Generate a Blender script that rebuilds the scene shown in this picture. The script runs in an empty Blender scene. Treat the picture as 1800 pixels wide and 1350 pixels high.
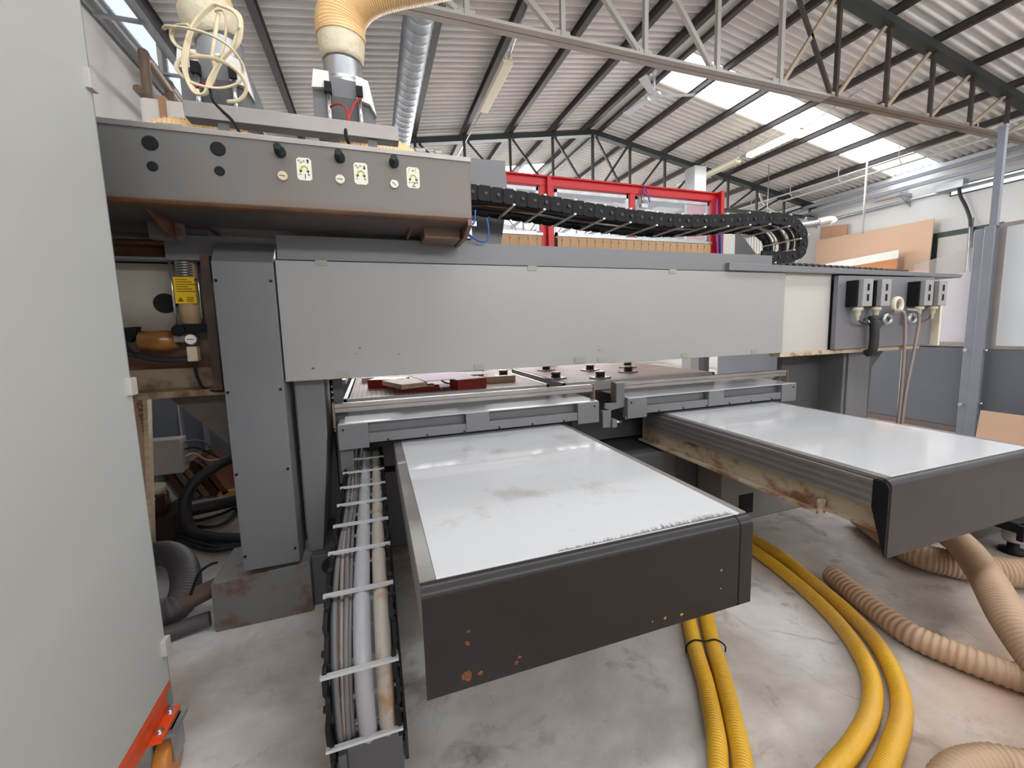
import bpy, bmesh, math, random
from mathutils import Vector, Matrix
random.seed(7)
sc = bpy.context.scene
COL = sc.collection

# ------------------------------------------------------------------ camera, light, exposure
cd = bpy.data.cameras.new('camera'); cam = bpy.data.objects.new('camera', cd); COL.objects.link(cam)
cd.sensor_width = 36; cd.lens = 748.23/1800*36
cd.shift_x = -0.01267; cd.shift_y = -0.00753; cd.clip_start = .05; cd.clip_end = 200
Rv = Vector((0.94188539, -0.33503125, -0.0246166)); Uv = Vector((0.06171067, 0.10052685, 0.9930187)); Fv = Vector((0.33021767, 0.93682891, -0.11535977))
m = Matrix((( Rv.x, Uv.x, -Fv.x, 0), (Rv.y, Uv.y, -Fv.y, 0), (Rv.z, Uv.z, -Fv.z, 1.6), (0, 0, 0, 1)))
cam.matrix_world = m
sc.camera = cam
sc.view_settings.view_transform = 'Standard'; sc.view_settings.look = 'None'
sc.view_settings.gamma = 1; sc.view_settings.use_curve_mapping = False
sc.view_settings.exposure = 0.0
w = bpy.data.worlds.new('overcast sky'); sc.world = w; w.use_nodes = True
w.node_tree.nodes['Background'].inputs[0].default_value = (.80, .88, 1, 1)
w.node_tree.nodes['Background'].inputs[1].default_value = 1.0

def area(name, loc, rot, sx, sy, power, col=(1, 1, 1)):
    l = bpy.data.lights.new(name, 'AREA'); l.shape = 'RECTANGLE'; l.size = sx; l.size_y = sy
    l.energy = power; l.color = col
    o = bpy.data.objects.new(name, l); COL.objects.link(o); o.location = loc; o.rotation_euler = rot
    return o
# added fill lamp behind the camera; below it, daylight through the roof lights overhead
area('fill_behind_camera', (1.2, -4.8, 2.3), (math.radians(90), 0, 0), 6.0, 3.8, 40, (.97, .98, 1))
# added lamps at both gables to brighten the roof underside, no windows there
area('fill_gable', (4.6, -4.9, 4.0), (math.radians(128), 0, 0), 11, .7, 520, (.97, .98, 1))
area('fill_gable', (4.6, 16.7, 4.0), (math.radians(-108), 0, 0), 11, .7, 850, (.97, .98, 1))
area('daylight_rooflight', (4.6, .9, 4.95), (0, 0, 0), 11, .8, 105, (.97, .98, 1))
area('daylight_rooflight', (7.1, 6.3, 4.6), (0, 0, 0), 4.5, .7, 100, (.97, .98, 1))
area('daylight_rooflight', (2.6, 11.1, 4.75), (math.radians(-25), 0, 0), 8, .9, 260, (.97, .98, 1))
SKYLIGHT = 4.2

# ------------------------------------------------------------------ materials
def lin(c):
    return tuple(((v/255)/12.92 if v/255 <= .04045 else ((v/255+.055)/1.055)**2.4) for v in c)
MATS = {}
def mat(name, rgb, rough=.5, metal=0, var=.12, vscale=3, dirt=None, damt=0, dscale=4, dlo=.5, dhi=.65, bump=0, bscale=60,
        emit=0, zst=None, spec=.5, stretch=(1, 1, 1), coat=0, alpha=1, trans=0):
    if name in MATS: return MATS[name]
    M = bpy.data.materials.new(name); M.use_nodes = True; N = M.node_tree.nodes; L = M.node_tree.links
    b = N['Principled BSDF']; c = lin(rgb)
    tc = N.new('ShaderNodeTexCoord'); mp = N.new('ShaderNodeMapping'); mp.inputs['Scale'].default_value = stretch
    L.new(tc.outputs['Object'], mp.inputs['Vector'])
    n = N.new('ShaderNodeTexNoise'); n.inputs['Scale'].default_value = vscale; n.inputs['Detail'].default_value = 6
    L.new(mp.outputs[0], n.inputs['Vector'])
    mr = N.new('ShaderNodeMapRange'); mr.inputs[1].default_value = .3; mr.inputs[2].default_value = .7
    mr.inputs[3].default_value = 1-var; mr.inputs[4].default_value = 1+var*.6
    L.new(n.outputs['Fac'], mr.inputs[0])
    mx = N.new('ShaderNodeVectorMath'); mx.operation = 'SCALE'; mx.inputs[0].default_value = c
    L.new(mr.outputs[0], mx.inputs['Scale'])
    out = mx.outputs[0]
    if dirt:
        n2 = N.new('ShaderNodeTexNoise'); n2.inputs['Scale'].default_value = dscale; n2.inputs['Detail'].default_value = 8
        n2.inputs['Roughness'].default_value = .65
        L.new(mp.outputs[0], n2.inputs['Vector'])
        r2 = N.new('ShaderNodeMapRange'); r2.inputs[1].default_value = dlo; r2.inputs[2].default_value = dhi
        r2.inputs[4].default_value = damt; L.new(n2.outputs['Fac'], r2.inputs[0])
        m2 = N.new('ShaderNodeMix'); m2.data_type = 'RGBA'; L.new(r2.outputs[0], m2.inputs['Factor'])
        L.new(out, m2.inputs['A']); m2.inputs['B'].default_value = (*lin(dirt), 1); out = m2.outputs['Result']
    if zst:
        z0, z1, col, amt = zst   # rust creeping over the part: full at z0, gone at z1, broken up by noise
        sx = N.new('ShaderNodeSeparateXYZ'); L.new(tc.outputs['Object'], sx.inputs[0])
        rz = N.new('ShaderNodeMapRange'); rz.inputs[1].default_value = z0; rz.inputs[2].default_value = z1
        rz.inputs[3].default_value = 1; rz.inputs[4].default_value = 0; L.new(sx.outputs['Z'], rz.inputs[0])
        n3 = N.new('ShaderNodeTexNoise'); n3.inputs['Scale'].default_value = 3.5; n3.inputs['Detail'].default_value = 7
        L.new(tc.outputs['Object'], n3.inputs['Vector'])
        ad = N.new('ShaderNodeMath'); ad.operation = 'ADD'; L.new(rz.outputs[0], ad.inputs[0]); L.new(n3.outputs['Fac'], ad.inputs[1])
        r3 = N.new('ShaderNodeMapRange'); r3.inputs[1].default_value = .75; r3.inputs[2].default_value = 1.35
        r3.inputs[4].default_value = amt; L.new(ad.outputs[0], r3.inputs[0])
        m3 = N.new('ShaderNodeMix'); m3.data_type = 'RGBA'; L.new(r3.outputs[0], m3.inputs['Factor'])
        L.new(out, m3.inputs['A']); m3.inputs['B'].default_value = (*lin(col), 1); out = m3.outputs['Result']
    L.new(out, b.inputs['Base Color'])
    b.inputs['Roughness'].default_value = rough; b.inputs['Metallic'].default_value = metal
    b.inputs['Specular IOR Level'].default_value = spec; b.inputs['Coat Weight'].default_value = coat
    b.inputs['Alpha'].default_value = alpha; b.inputs['Transmission Weight'].default_value = trans
    if bump:
        nb = N.new('ShaderNodeTexNoise'); nb.inputs['Scale'].default_value = bscale; L.new(mp.outputs[0], nb.inputs['Vector'])
        bp = N.new('ShaderNodeBump'); bp.inputs['Strength'].default_value = bump; bp.inputs['Distance'].default_value = .01
        L.new(nb.outputs['Fac'], bp.inputs['Height']); L.new(bp.outputs[0], b.inputs['Normal'])
    if emit:
        b.inputs['Emission Color'].default_value = (*c, 1); b.inputs['Emission Strength'].default_value = emit
    MATS[name] = M
    return M
RUST = (112, 62, 26)
GREY = mat('machine grey paint', (110, 110, 112), .42, 0, .07, 2, RUST, .35, 3, .63, .74)
GREYC = mat('clean grey paint', (112, 113, 116), .42, 0, .05, 2)
GREYD = mat('dark grey paint', (84, 84, 86), .5, 0, .15, 3, RUST, .4, 4, .6, .72)
HEADM = mat('head grey paint', (104, 103, 101), .40, 0, .06, 1.5, (118, 98, 78), .45, 1.4, .5, .68, zst=(.0, .085, (110, 78, 50), .8))
BAYM = mat('stained bay panel', (180, 176, 162), .5, 0, .05, 3, (150, 110, 66), .5, 3, .6, .7, zst=(1.45, 1.85, (96, 58, 30), .95))
WHITEP = mat('white panel paint', (152, 152, 150), .42, 0, .03, 2)
WHITE2 = mat('off white paint', (186, 182, 176), .45, 0, .04, 2)
CREAMR = mat('cream paint with rust', (192, 178, 154), .5, 0, .1, 3, (128, 74, 34), .9, 6, .50, .62, stretch=(1, .6, 1))
RUSTY = mat('rusty brown steel', (110, 74, 46), .6, 0, .35, 6, (46, 26, 16), .7, 5, .5, .65)
RUSTG = mat('rust stained grey', (112, 110, 109), .55, 0, .10, 3, (98, 60, 40), .75, 5, .52, .64)
LACQ = mat('glossy white slide cover', (214, 217, 221), .13, 0, .02, 2, (172, 158, 136), .5, 3.2, .56, .70, spec=.7, coat=.5)
LACQ2 = mat('glossy clean white slide cover', (218, 221, 225), .13, 0, .02, 2, spec=.7, coat=.5)
BLACKA = mat('worn black apron', (40, 37, 37), .38, .2, .25, 3, (120, 68, 34), .55, 3, .72, .78)
APRON2 = mat('worn dark grey apron', (66, 64, 65), .42, .2, .25, 2.5, (50, 46, 46), .5, 3, .5, .7)
BLACK = mat('black plastic', (20, 20, 23), .6, 0, .15, 8, spec=.25)
BLACKR = mat('black rubber', (38, 38, 41), .5, 0, .2, 6, (74, 66, 60), .3, 5, .5, .7)
ALU = mat('aluminium', (182, 178, 174), .34, .75, .08, 6, bump=.02)
ALUW = mat('dull aluminium', (158, 153, 150), .42, .6, .12, 5)
STEEL = mat('galvanised steel', (172, 176, 180), .35, .8, .15, 9)
CHROME = mat('bright steel', (215, 215, 215), .2, .9, .05, 9)
HOSEO = mat('orange ribbed hose', (244, 206, 150), .45, 0, .1, 2)
HOSET = mat('tan ribbed hose', (186, 156, 128), .5, 0, .12, 3, (160, 120, 90), .4, 3, .5, .7)
YEL = mat('yellow hose', (216, 166, 44), .42, 0, .08, 3, (196, 152, 84), .7, 3, .48, .66)
TAPE = mat('cream tape wrap', (222, 212, 186), .5, 0, .1, 12, (190, 160, 120), .4, 8, .5, .7, bump=.5, bscale=30)
STRAP = mat('cream strap', (232, 218, 184), .45, 0, .08, 20)
RED = mat('red paint', (206, 26, 34), .4, 0, .08, 2)
REDW = mat('dark red painted wood', (176, 40, 32), .45, 0, .1, 5)
WOODL = mat('pale raw wood', (238, 214, 178), .6, 0, .1, 4, (190, 150, 110), .5, 3, .45, .7, stretch=(1, 12, 12))
PLY = mat('plywood board', (202, 168, 142), .6, 0, .06, 2, (190, 146, 108), .4, 2, .45, .7, stretch=(1, .3, 3))
PLYD = mat('orange veneer board', (178, 116, 64), .5, 0, .12, 4, (160, 88, 38), .5, 3, .45, .7, stretch=(4, .3, 6))
PLYB = mat('brown mdf board', (186, 142, 112), .6, 0, .08, 3)
GUARD = mat('leather guard strip', (190, 152, 112), .55, 0, .08, 5)
PINK = mat('pink paper', (226, 178, 206), .6, 0, .04, 5)
PAPER = mat('white paper', (232, 228, 222), .6, 0, .03, 5)
STEELD = mat('dark roof steel', (58, 52, 50), .5, .1, .2, 3, (96, 72, 54), .35, 2.5, .5, .7)
STEELG = mat('dark green grey steel', (48, 54, 52), .5, .1, .15, 3)
STEELP = mat('pale truss steel', (176, 172, 166), .45, .2, .1, 3)
STEELB = mat('brownish truss steel', (128, 118, 110), .5, .15, .12, 3)
STEELT = mat('tan truss steel', (172, 156, 138), .5, .1, .12, 3)
PIPEW = mat('pale pipe', (206, 204, 196), .4, .2, .06, 4)
BROWNP = mat('brown pipe', (132, 112, 98), .5, .2, .12, 4)
WALLW = mat('white plaster wall', (216, 215, 213), .7, 0, .05, .9, (196, 190, 184), .35, 1.3, .5, .75)
PANG = mat('grey partition panel', (112, 117, 125), .32, .25, .05, 1.3, (120, 126, 132), .3, 3, .5, .7)
PANW = mat('white partition panel', (210, 218, 222), .35, 0, .03, 2)
POST = mat('grey steel post', (142, 148, 158), .4, .3, .08, 4)
CABM = mat('pale grey cabinet', (187, 189, 185), .5, 0, .015, .8)
ORANGE = mat('orange paint', (226, 82, 32), .38, 0, .08, 5)
WHEEL = mat('amber polyurethane', (206, 132, 62), .35, 0, .1, 6)
BLUEW = mat('blue tubing', (40, 82, 160), .35)
REDC = mat('red cable', (190, 30, 36), .4)
LABEL = mat('ivory label plate', (226, 222, 206), .45, 0, .03, 20)
LIME = mat('lime green print', (150, 176, 40), .5, 0, .02)
INK = mat('black print', (24, 22, 22), .6, 0, .02)
YLAB = mat('yellow sticker', (232, 190, 20), .45, 0, .05, 12)
CREAM = mat('cream plastic', (222, 216, 192), .4, 0, .04, 8)
DIAL = mat('cream dial', (214, 196, 170), .45, 0, .08, 20)
TEALC = mat('green black knob', (22, 40, 40), .3, 0, .2, 20)
AMBER = mat('oily amber plastic', (150, 98, 48), .25, 0, .3, 8, (90, 50, 24), .5, 9, .5, .7)
OILG = mat('clear oily tube', (196, 168, 130), .12, 0, .15, 8, (120, 84, 56), .4, 5, .5, .7, coat=.6)
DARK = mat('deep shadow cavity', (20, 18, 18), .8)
GREYH = mat('grey suction hose', (168, 168, 174), .4, 0, .08, 8)
GREYH2 = mat('dusty suction hose', (176, 168, 158), .45, 0, .1, 8, (150, 112, 76), .8, 4, .53, .62)
CAB1 = mat('grey cable', (112, 110, 110), .45, 0, .1)
CAB2 = mat('pinkish cable', (146, 132, 124), .45, 0, .1)
GREEN = mat('dark green door frame', (38, 62, 48), .5)
PURPLE = mat('purple tubing', (110, 70, 170), .4)
FANM = mat('fan white enamel', (206, 208, 212), .35, .1, .03)
TUBEOFF = mat('yellowed diffuser', (226, 218, 190), .4, 0, .04, 6)
TUBEON = mat('lit diffuser', (255, 246, 214), .4, emit=4.5)
SKYM = mat('bright translucent roof sheet', (250, 252, 255), .5, emit=SKYLIGHT)
WINL = mat('daylit window', (214, 226, 240), .4, emit=.9)

def grid_material():
    M = bpy.data.materials.new('grooved table board'); M.use_nodes = True; N = M.node_tree.nodes; L = M.node_tree.links
    b = N['Principled BSDF']; tc = N.new('ShaderNodeTexCoord')
    br = N.new('ShaderNodeTexBrick'); br.offset = 0; br.inputs['Scale'].default_value = 1
    br.inputs['Brick Width'].default_value = .032; br.inputs['Row Height'].default_value = .032
    br.inputs['Mortar Size'].default_value = .004; br.inputs['Mortar Smooth'].default_value = .4
    br.inputs['Color1'].default_value = (*lin((220, 190, 178)), 1); br.inputs['Color2'].default_value = (*lin((212, 178, 166)), 1)
    br.inputs['Mortar'].default_value = (*lin((120, 88, 78)), 1)
    L.new(tc.outputs['Object'], br.inputs['Vector'])
    n = N.new('ShaderNodeTexNoise'); n.inputs['Scale'].default_value = 4; n.inputs['Detail'].default_value = 6
    L.new(tc.outputs['Object'], n.inputs['Vector'])
    mr = N.new('ShaderNodeMapRange'); mr.inputs[1].default_value = .35; mr.inputs[2].default_value = .7; mr.inputs[4].default_value = .4
    L.new(n.outputs['Fac'], mr.inputs[0])
    mx = N.new('ShaderNodeMix'); mx.data_type = 'RGBA'; L.new(mr.outputs[0], mx.inputs['Factor'])
    L.new(br.outputs['Color'], mx.inputs['A']); mx.inputs['B'].default_value = (*lin((226, 206, 196)), 1)
    L.new(mx.outputs['Result'], b.inputs['Base Color']); b.inputs['Roughness'].default_value = .6
    return M
BED = grid_material()

XLF, XRF, YBF, YFF = -2.27, 11.57, -5.5, 17.3   # floor extent, to place its dusty zone
def floor_material():
    M = bpy.data.materials.new('stained concrete'); M.use_nodes = True; N = M.node_tree.nodes; L = M.node_tree.links
    b = N['Principled BSDF']; tc = N.new('ShaderNodeTexCoord')
    def noise(s, d=8, r=.6, dist=0):
        n = N.new('ShaderNodeTexNoise'); n.inputs['Scale'].default_value = s; n.inputs['Detail'].default_value = d
        n.inputs['Roughness'].default_value = r; n.inputs['Distortion'].default_value = dist
        L.new(tc.outputs['Object'], n.inputs['Vector']); return n.outputs['Fac']
    def rng(s, a, b_, lo=0, hi=1):
        r = N.new('ShaderNodeMapRange'); r.inputs[1].default_value = a; r.inputs[2].default_value = b_
        r.inputs[3].default_value = lo; r.inputs[4].default_value = hi; L.new(s, r.inputs[0]); return r.outputs[0]
    def mix(f, a, col):
        x = N.new('ShaderNodeMix'); x.data_type = 'RGBA'; L.new(f, x.inputs['Factor'])
        if isinstance(a, tuple): x.inputs['A'].default_value = (*lin(a), 1)
        else: L.new(a, x.inputs['A'])
        x.inputs['B'].default_value = (*lin(col), 1); return x.outputs['Result']
    c = mix(rng(noise(1.1, 8, .6, .3), .35, .68), (228, 225, 222), (156, 145, 135))
    c = mix(rng(noise(3.2, 8, .7, .5), .55, .72, 0, .7), c, (196, 192, 188))
    c = mix(rng(noise(.9, 5, .6), .58, .70, 0, .3), c, (190, 152, 122))
    c = mix(rng(noise(6, 9, .7), .58, .72, 0, .55), c, (98, 88, 80))
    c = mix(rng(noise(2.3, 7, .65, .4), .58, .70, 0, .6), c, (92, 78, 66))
    # sawdust toned area towards the right-hand hoses
    sx = N.new('ShaderNodeSeparateXYZ'); L.new(tc.outputs['Object'], sx.inputs[0])
    my = N.new('ShaderNodeMath'); my.operation = 'MULTIPLY'; L.new(sx.outputs['Y'], my.inputs[0]); my.inputs[1].default_value = 2
    mxx = N.new('ShaderNodeMath'); mxx.operation = 'MULTIPLY'; L.new(sx.outputs['X'], mxx.inputs[0]); mxx.inputs[1].default_value = .5
    add = N.new('ShaderNodeMath'); add.operation = 'SUBTRACT'; L.new(mxx.outputs[0], add.inputs[0]); L.new(my.outputs[0], add.inputs[1])
    OX = (XLF+XRF)/2*.5-(YBF+YFF)/2*2
    f = rng(add.outputs[0], -1.2-OX, -.55-OX, 0, 1)
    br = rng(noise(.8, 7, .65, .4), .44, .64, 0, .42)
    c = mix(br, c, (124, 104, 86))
    f2 = N.new('ShaderNodeMath'); f2.operation = 'MULTIPLY'; L.new(f, f2.inputs[0]); L.new(rng(noise(1.6, 8, .6), .38, .6, .1, .75), f2.inputs[1])
    c = mix(f2.outputs[0], c, (200, 166, 142))
    # cracks
    v = N.new('ShaderNodeTexVoronoi'); v.feature = 'DISTANCE_TO_EDGE'; v.inputs['Scale'].default_value = .8
    nd = N.new('ShaderNodeTexNoise'); nd.inputs['Scale'].default_value = 3; L.new(tc.outputs['Object'], nd.inputs['Vector'])
    va = N.new('ShaderNodeVectorMath'); va.operation = 'MULTIPLY_ADD'; L.new(nd.outputs['Color'], va.inputs[0]); va.inputs[1].default_value = (.5, .5, 0)
    L.new(tc.outputs['Object'], va.inputs[2]); L.new(va.outputs[0], v.inputs['Vector'])
    cr = rng(v.outputs['Distance'], 0, .006, .4, 0)
    cm = N.new('ShaderNodeMath'); cm.operation = 'MULTIPLY'; L.new(cr, cm.inputs[0]); L.new(rng(noise(1.3), .5, .6), cm.inputs[1])
    c = mix(cm.outputs[0], c, (70, 62, 56))
    L.new(c, b.inputs['Base Color']); b.inputs['Roughness'].default_value = .5
    bp = N.new('ShaderNodeBump'); bp.inputs['Strength'].default_value = .15; bp.inputs['Distance'].default_value = .01
    L.new(noise(25), bp.inputs['Height']); L.new(bp.outputs[0], b.inputs['Normal'])
    return M
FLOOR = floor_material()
ROOFM = mat('corrugated roof sheet', (230, 228, 225), .6, 0, .1, 1.2, (208, 202, 196), .4, 1.5, .5, .7)

# ------------------------------------------------------------------ mesh helpers (all coordinates in metres, world space)
def catmull(P, n=8, closed=False):
    P = [Vector(p) for p in P]
    if len(P) < 3 and not closed:
        return [P[0].lerp(P[1], i/n) for i in range(n+1)]
    out = []; N = len(P); R = range(N if closed else N-1)
    for i in R:
        p1, p2 = P[i], P[(i+1) % N]
        p0 = P[i-1] if (i > 0 or closed) else p1*2-p2
        p3 = P[(i+2) % N] if (i+2 < N or closed) else p2*2-p1
        for k in range(n):
            t = k/n
            out.append(.5*((2*p1)+(p2-p0)*t+(2*p0-5*p1+4*p2-p3)*t*t+(3*p1-p0-3*p2+p3)*t**3))
    if not closed: out.append(P[-1])
    return out
def resample(P, step):
    L = [0]
    for a, b in zip(P, P[1:]): L.append(L[-1]+(b-a).length)
    n = max(2, int(L[-1]/step)); out = []; j = 0
    for i in range(n+1):
        s = L[-1]*i/n
        while j < len(L)-2 and L[j+1] < s: j += 1
        d = L[j+1]-L[j]; out.append(P[j].lerp(P[j+1], (s-L[j])/d if d else 0))
    return out
class MB:
    def __init__(s): s.v = []; s.f = []; s.m = []; s.sm = []; s.mi = 0
    def add(s, vs, fs, smooth=False):
        o = len(s.v); s.v += [Vector(p) for p in vs]
        for f in fs: s.f.append([i+o for i in f]); s.m.append(s.mi); s.sm.append(smooth)
        return s
    def box(s, x0, x1, y0, y1, z0, z1, rot=None, c=None):
        vs = [Vector((x, y, z)) for x in (x0, x1) for y in (y0, y1) for z in (z0, z1)]
        if rot is not None:
            cc = Vector(c) if c else sum(vs, Vector())/8
            vs = [cc+rot @ (p-cc) for p in vs]
        return s.add(vs, [(0, 1, 3, 2), (4, 6, 7, 5), (0, 4, 5, 1), (2, 3, 7, 6), (0, 2, 6, 4), (1, 5, 7, 3)])
    def prism(s, poly, ax, a, b):
        # poly 2-D in the two other axes in order (x:(y,z), y:(x,z), z:(x,y))
        def P(q, t):
            return {'x': (t, q[0], q[1]), 'y': (q[0], t, q[1]), 'z': (q[0], q[1], t)}[ax]
        n = len(poly); vs = [P(q, a) for q in poly]+[P(q, b) for q in poly]
        fs = [list(range(n))[::-1], list(range(n, 2*n))]+[(i, (i+1) % n, n+(i+1) % n, n+i) for i in range(n)]
        return s.add(vs, fs)
    def ringtube(s, path, rads, n=12, cap=True, flat=1.0, closed=False):
        path = [Vector(p) for p in path]; N = len(path)
        t = (path[1]-path[0]).normalized(); up = Vector((0, 0, 1)) if abs(t.z) < .9 else Vector((0, 1, 0))
        u = (up-t*up.dot(t)).normalized(); vs = []
        for i, p in enumerate(path):
            if closed: d = path[(i+1) % N]-path[i-1]
            else: d = path[min(i+1, N-1)]-path[max(i-1, 0)]
            if d.length > 1e-9: t = d.normalized()
            u = (u-t*u.dot(t)).normalized(); w_ = t.cross(u)
            r = rads[i] if hasattr(rads, '__len__') else rads
            for k in range(n):
                a = 2*math.pi*k/n; vs.append(p+u*math.cos(a)*r*flat+w_*math.sin(a)*r)
        fs = []
        for i in range(N if closed else N-1):
            j = (i+1) % N
            for k in range(n): fs.append((i*n+k, i*n+(k+1) % n, j*n+(k+1) % n, j*n+k))
        s.add(vs, fs, True)
        if cap and not closed:
            o = len(s.v)-len(vs)
            s.f.append([o+k for k in range(n)][::-1]); s.f.append([o+(N-1)*n+k for k in range(n)])
            s.m += [s.mi]*2; s.sm += [False]*2
        return s
    def tube(s, P, r, n=10, sub=8, closed=False, flat=1.0):
        return s.ringtube(catmull(P, sub, closed) if len(P) > 2 else P, r, n, True, flat, closed)
    def rib(s, P, r, amp=.08, pitch=.02, n=20, k=4):
        path = resample(catmull(P, 16), pitch/k)
        return s.ringtube(path, [r*(1-amp+2*amp*(.5+.5*math.cos(2*math.pi*i/k))) for i in range(len(path))], n)
    def bar(s, a, b, w_, h, up=(0, 0, 1)):
        a, b = Vector(a), Vector(b); t = (b-a).normalized(); up = Vector(up)
        if abs(t.dot(up)) > .98: up = Vector((0, 1, 0))
        sd = t.cross(up).normalized(); u = sd.cross(t)
        vs = [p+sd*x*w_/2+u*z*h/2 for p in (a, b) for x in (-1, 1) for z in (-1, 1)]
        return s.add(vs, [(0, 2, 3, 1), (4, 5, 7, 6), (0, 1, 5, 4), (2, 6, 7, 3), (0, 4, 6, 2), (1, 3, 7, 5)])
    def angle(s, a, b, w_, t=.008, up=(0, 0, 1), side=1):
        # L-section bar
        a, b = Vector(a), Vector(b); d = (b-a).normalized(); up = Vector(up)
        if abs(d.dot(up)) > .98: up = Vector((0, 1, 0))
        sd = d.cross(up).normalized()*side; u = up-d*up.dot(d); u.normalize()
        q = [(0, 0), (w_, 0), (w_, t), (t, t), (t, w_), (0, w_)]
        vs = [p+sd*x+u*z for p in (a, b) for x, z in q]; n = 6
        return s.add(vs, [list(range(n))[::-1], list(range(n, 2*n))]+[(i, (i+1) % n, n+(i+1) % n, n+i) for i in range(n)])
    def cyl(s, a, b, r, n=20, r2=None):
        return s.ringtube([a, b], [r, r if r2 is None else r2], n)
    def lathe(s, base, ax, prof, n=24):
        # prof: list of (distance along axis, radius)
        a = Vector(ax).normalized(); b = Vector(base)
        up = Vector((0, 0, 1)) if abs(a.z) < .9 else Vector((1, 0, 0)); u = (up-a*up.dot(a)).normalized(); w_ = a.cross(u)
        vs = [b+a*d+(u*math.cos(2*math.pi*k/n)+w_*math.sin(2*math.pi*k/n))*r for d, r in prof for k in range(n)]
        fs = [(i*n+k, i*n+(k+1) % n, (i+1)*n+(k+1) % n, (i+1)*n+k) for i in range(len(prof)-1) for k in range(n)]
        o = len(s.v); s.add(vs, fs, True)
        s.f.append([o+k for k in range(n)][::-1]); s.f.append([o+(len(prof)-1)*n+k for k in range(n)])
        s.m += [s.mi]*2; s.sm += [False]*2
        return s
    def sphere(s, c, r, n=14):
        c = Vector(c)
        return s.lathe(c-Vector((0, 0, r)), (0, 0, 1), [(r-r*math.cos(math.pi*i/8), max(1e-4, r*math.sin(math.pi*i/8))) for i in range(9)], n)
BASE = {}
def setp(o, label=None, cat=None, group=None, kind=None):
    if label: o['label'] = label
    if cat: o['category'] = cat
    if group: o['group'] = group
    if kind: o['kind'] = kind
def build(name, mb, mats, parent=None, bevel=0, label=None, kind=None):
    mats = mats if isinstance(mats, (list, tuple)) else [mats]
    if parent is None:
        xs = [p.x for p in mb.v]; ys = [p.y for p in mb.v]; zs = [p.z for p in mb.v]
        base = Vector(((min(xs)+max(xs))/2, (min(ys)+max(ys))/2, min(zs)))
    else: base = BASE[parent.name]
    me = bpy.data.meshes.new(name); me.from_pydata([tuple(p-base) for p in mb.v], [], mb.f); me.update()
    for m_ in mats: me.materials.append(m_)
    me.polygons.foreach_set('material_index', mb.m); me.polygons.foreach_set('use_smooth', mb.sm)
    bm = bmesh.new(); bm.from_mesh(me); bmesh.ops.recalc_face_normals(bm, faces=bm.faces); bm.to_mesh(me); bm.free()
    o = bpy.data.objects.new(name, me); COL.objects.link(o)
    if parent is None: o.location = base
    else: o.parent = parent
    BASE[o.name] = base
    if bevel:
        md = o.modifiers.new('bevel', 'BEVEL'); md.width = bevel; md.segments = 2; md.limit_method = 'ANGLE'; md.angle_limit = math.radians(50)
    if label: o['label'] = label
    if kind: o['kind'] = kind
    return o
def thing(name, label, cat, loc, group=None):
    o = bpy.data.objects.new(name, None); COL.objects.link(o); o.location = loc; BASE[o.name] = Vector(loc)
    setp(o, label, cat, group); return o
def solo(name, mb, mats, label, cat, group=None, bevel=0, kind=None):
    o = build(name, mb, mats, None, bevel); setp(o, label, cat, group, kind); return o
def struct(name, mb, mats, bevel=0, parent=None):
    o = build(name, mb, mats, parent, bevel)
    if parent is None: o['kind'] = 'structure'
    return o
def clone(root, loc, label=None, group=None):
    r = root.copy(); COL.objects.link(r); r.location = loc; BASE[r.name] = Vector(loc)
    if label: r['label'] = label
    if group: r['group'] = group
    for ch in list(root.children):
        c = ch.copy(); COL.objects.link(c); c.parent = r
        for g in ch.children:
            d = g.copy(); COL.objects.link(d); d.parent = c
    return r
def text(name, body, loc, rot, size, m_, parent, extr=.0006):
    cu = bpy.data.curves.new(name, 'FONT'); cu.body = body; cu.size = size; cu.extrude = extr
    cu.align_x = 'CENTER'; cu.align_y = 'CENTER'; cu.materials.append(m_)
    tmp = bpy.data.objects.new(name, cu); COL.objects.link(tmp); bpy.context.view_layer.update()
    me = bpy.data.meshes.new_from_object(tmp.evaluated_get(bpy.context.evaluated_depsgraph_get())); bpy.data.objects.remove(tmp)
    o = bpy.data.objects.new(name, me); COL.objects.link(o); o.parent = parent
    o.location = Vector(loc)-BASE[parent.name]; o.rotation_euler = rot
    BASE[o.name] = BASE[parent.name]
    return o
FRONT = (math.pi/2, 0, 0)

# ------------------------------------------------------------------ the setting
XL, XR, YB, YF, XRIDGE, ZR = -1.97, 11.27, -5.2, 17.0, 4.65, 5.85
def roofz(x): return ZR-.16*abs(x-XRIDGE)
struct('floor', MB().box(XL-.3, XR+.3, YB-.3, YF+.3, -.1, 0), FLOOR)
struct('wall_left', MB().box(XL-.2, XL, YB, YF, 0, 4.70), WALLW)
struct('wall_right', MB().box(XR, XR+.2, YB, YF, 0, 4.74), WALLW)
def gable(y0, y1):
    return MB().prism([(XL-.2, 0), (XR+.2, 0), (XR+.2, roofz(XR)-.03), (XRIDGE, ZR-.03), (XL-.2, roofz(XL)-.03)], 'y', y0, y1)
struct('wall_back', gable(YF, YF+.2), WALLW)
struct('wall_front', gable(YB-.2, YB), WALLW)
STRIPS = [(.5, 1.3), (5.88, 6.67), (10.75, 11.55)]
def corrugated(x0, x1, segs):
    mb = MB(); pitch = .13; n = 8
    for y0, y1 in segs:
        N = int((y1-y0)/pitch*n)
        vs = []; fs = []
        for i in range(N+1):
            y = y0+(y1-y0)*i/N; dz = .03*math.cos(2*math.pi*y/pitch)
            for x in (x0, x1): vs.append((x, y, roofz(x)+dz))
        for i in range(N): fs.append((2*i, 2*i+1, 2*i+3, 2*i+2))
        mb.add(vs, fs, True)
        mb.add([(x, y, roofz(x)+.06) for x in (x0, x1) for y in (y0, y1)], [(0, 1, 3, 2)])
    return mb
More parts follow.
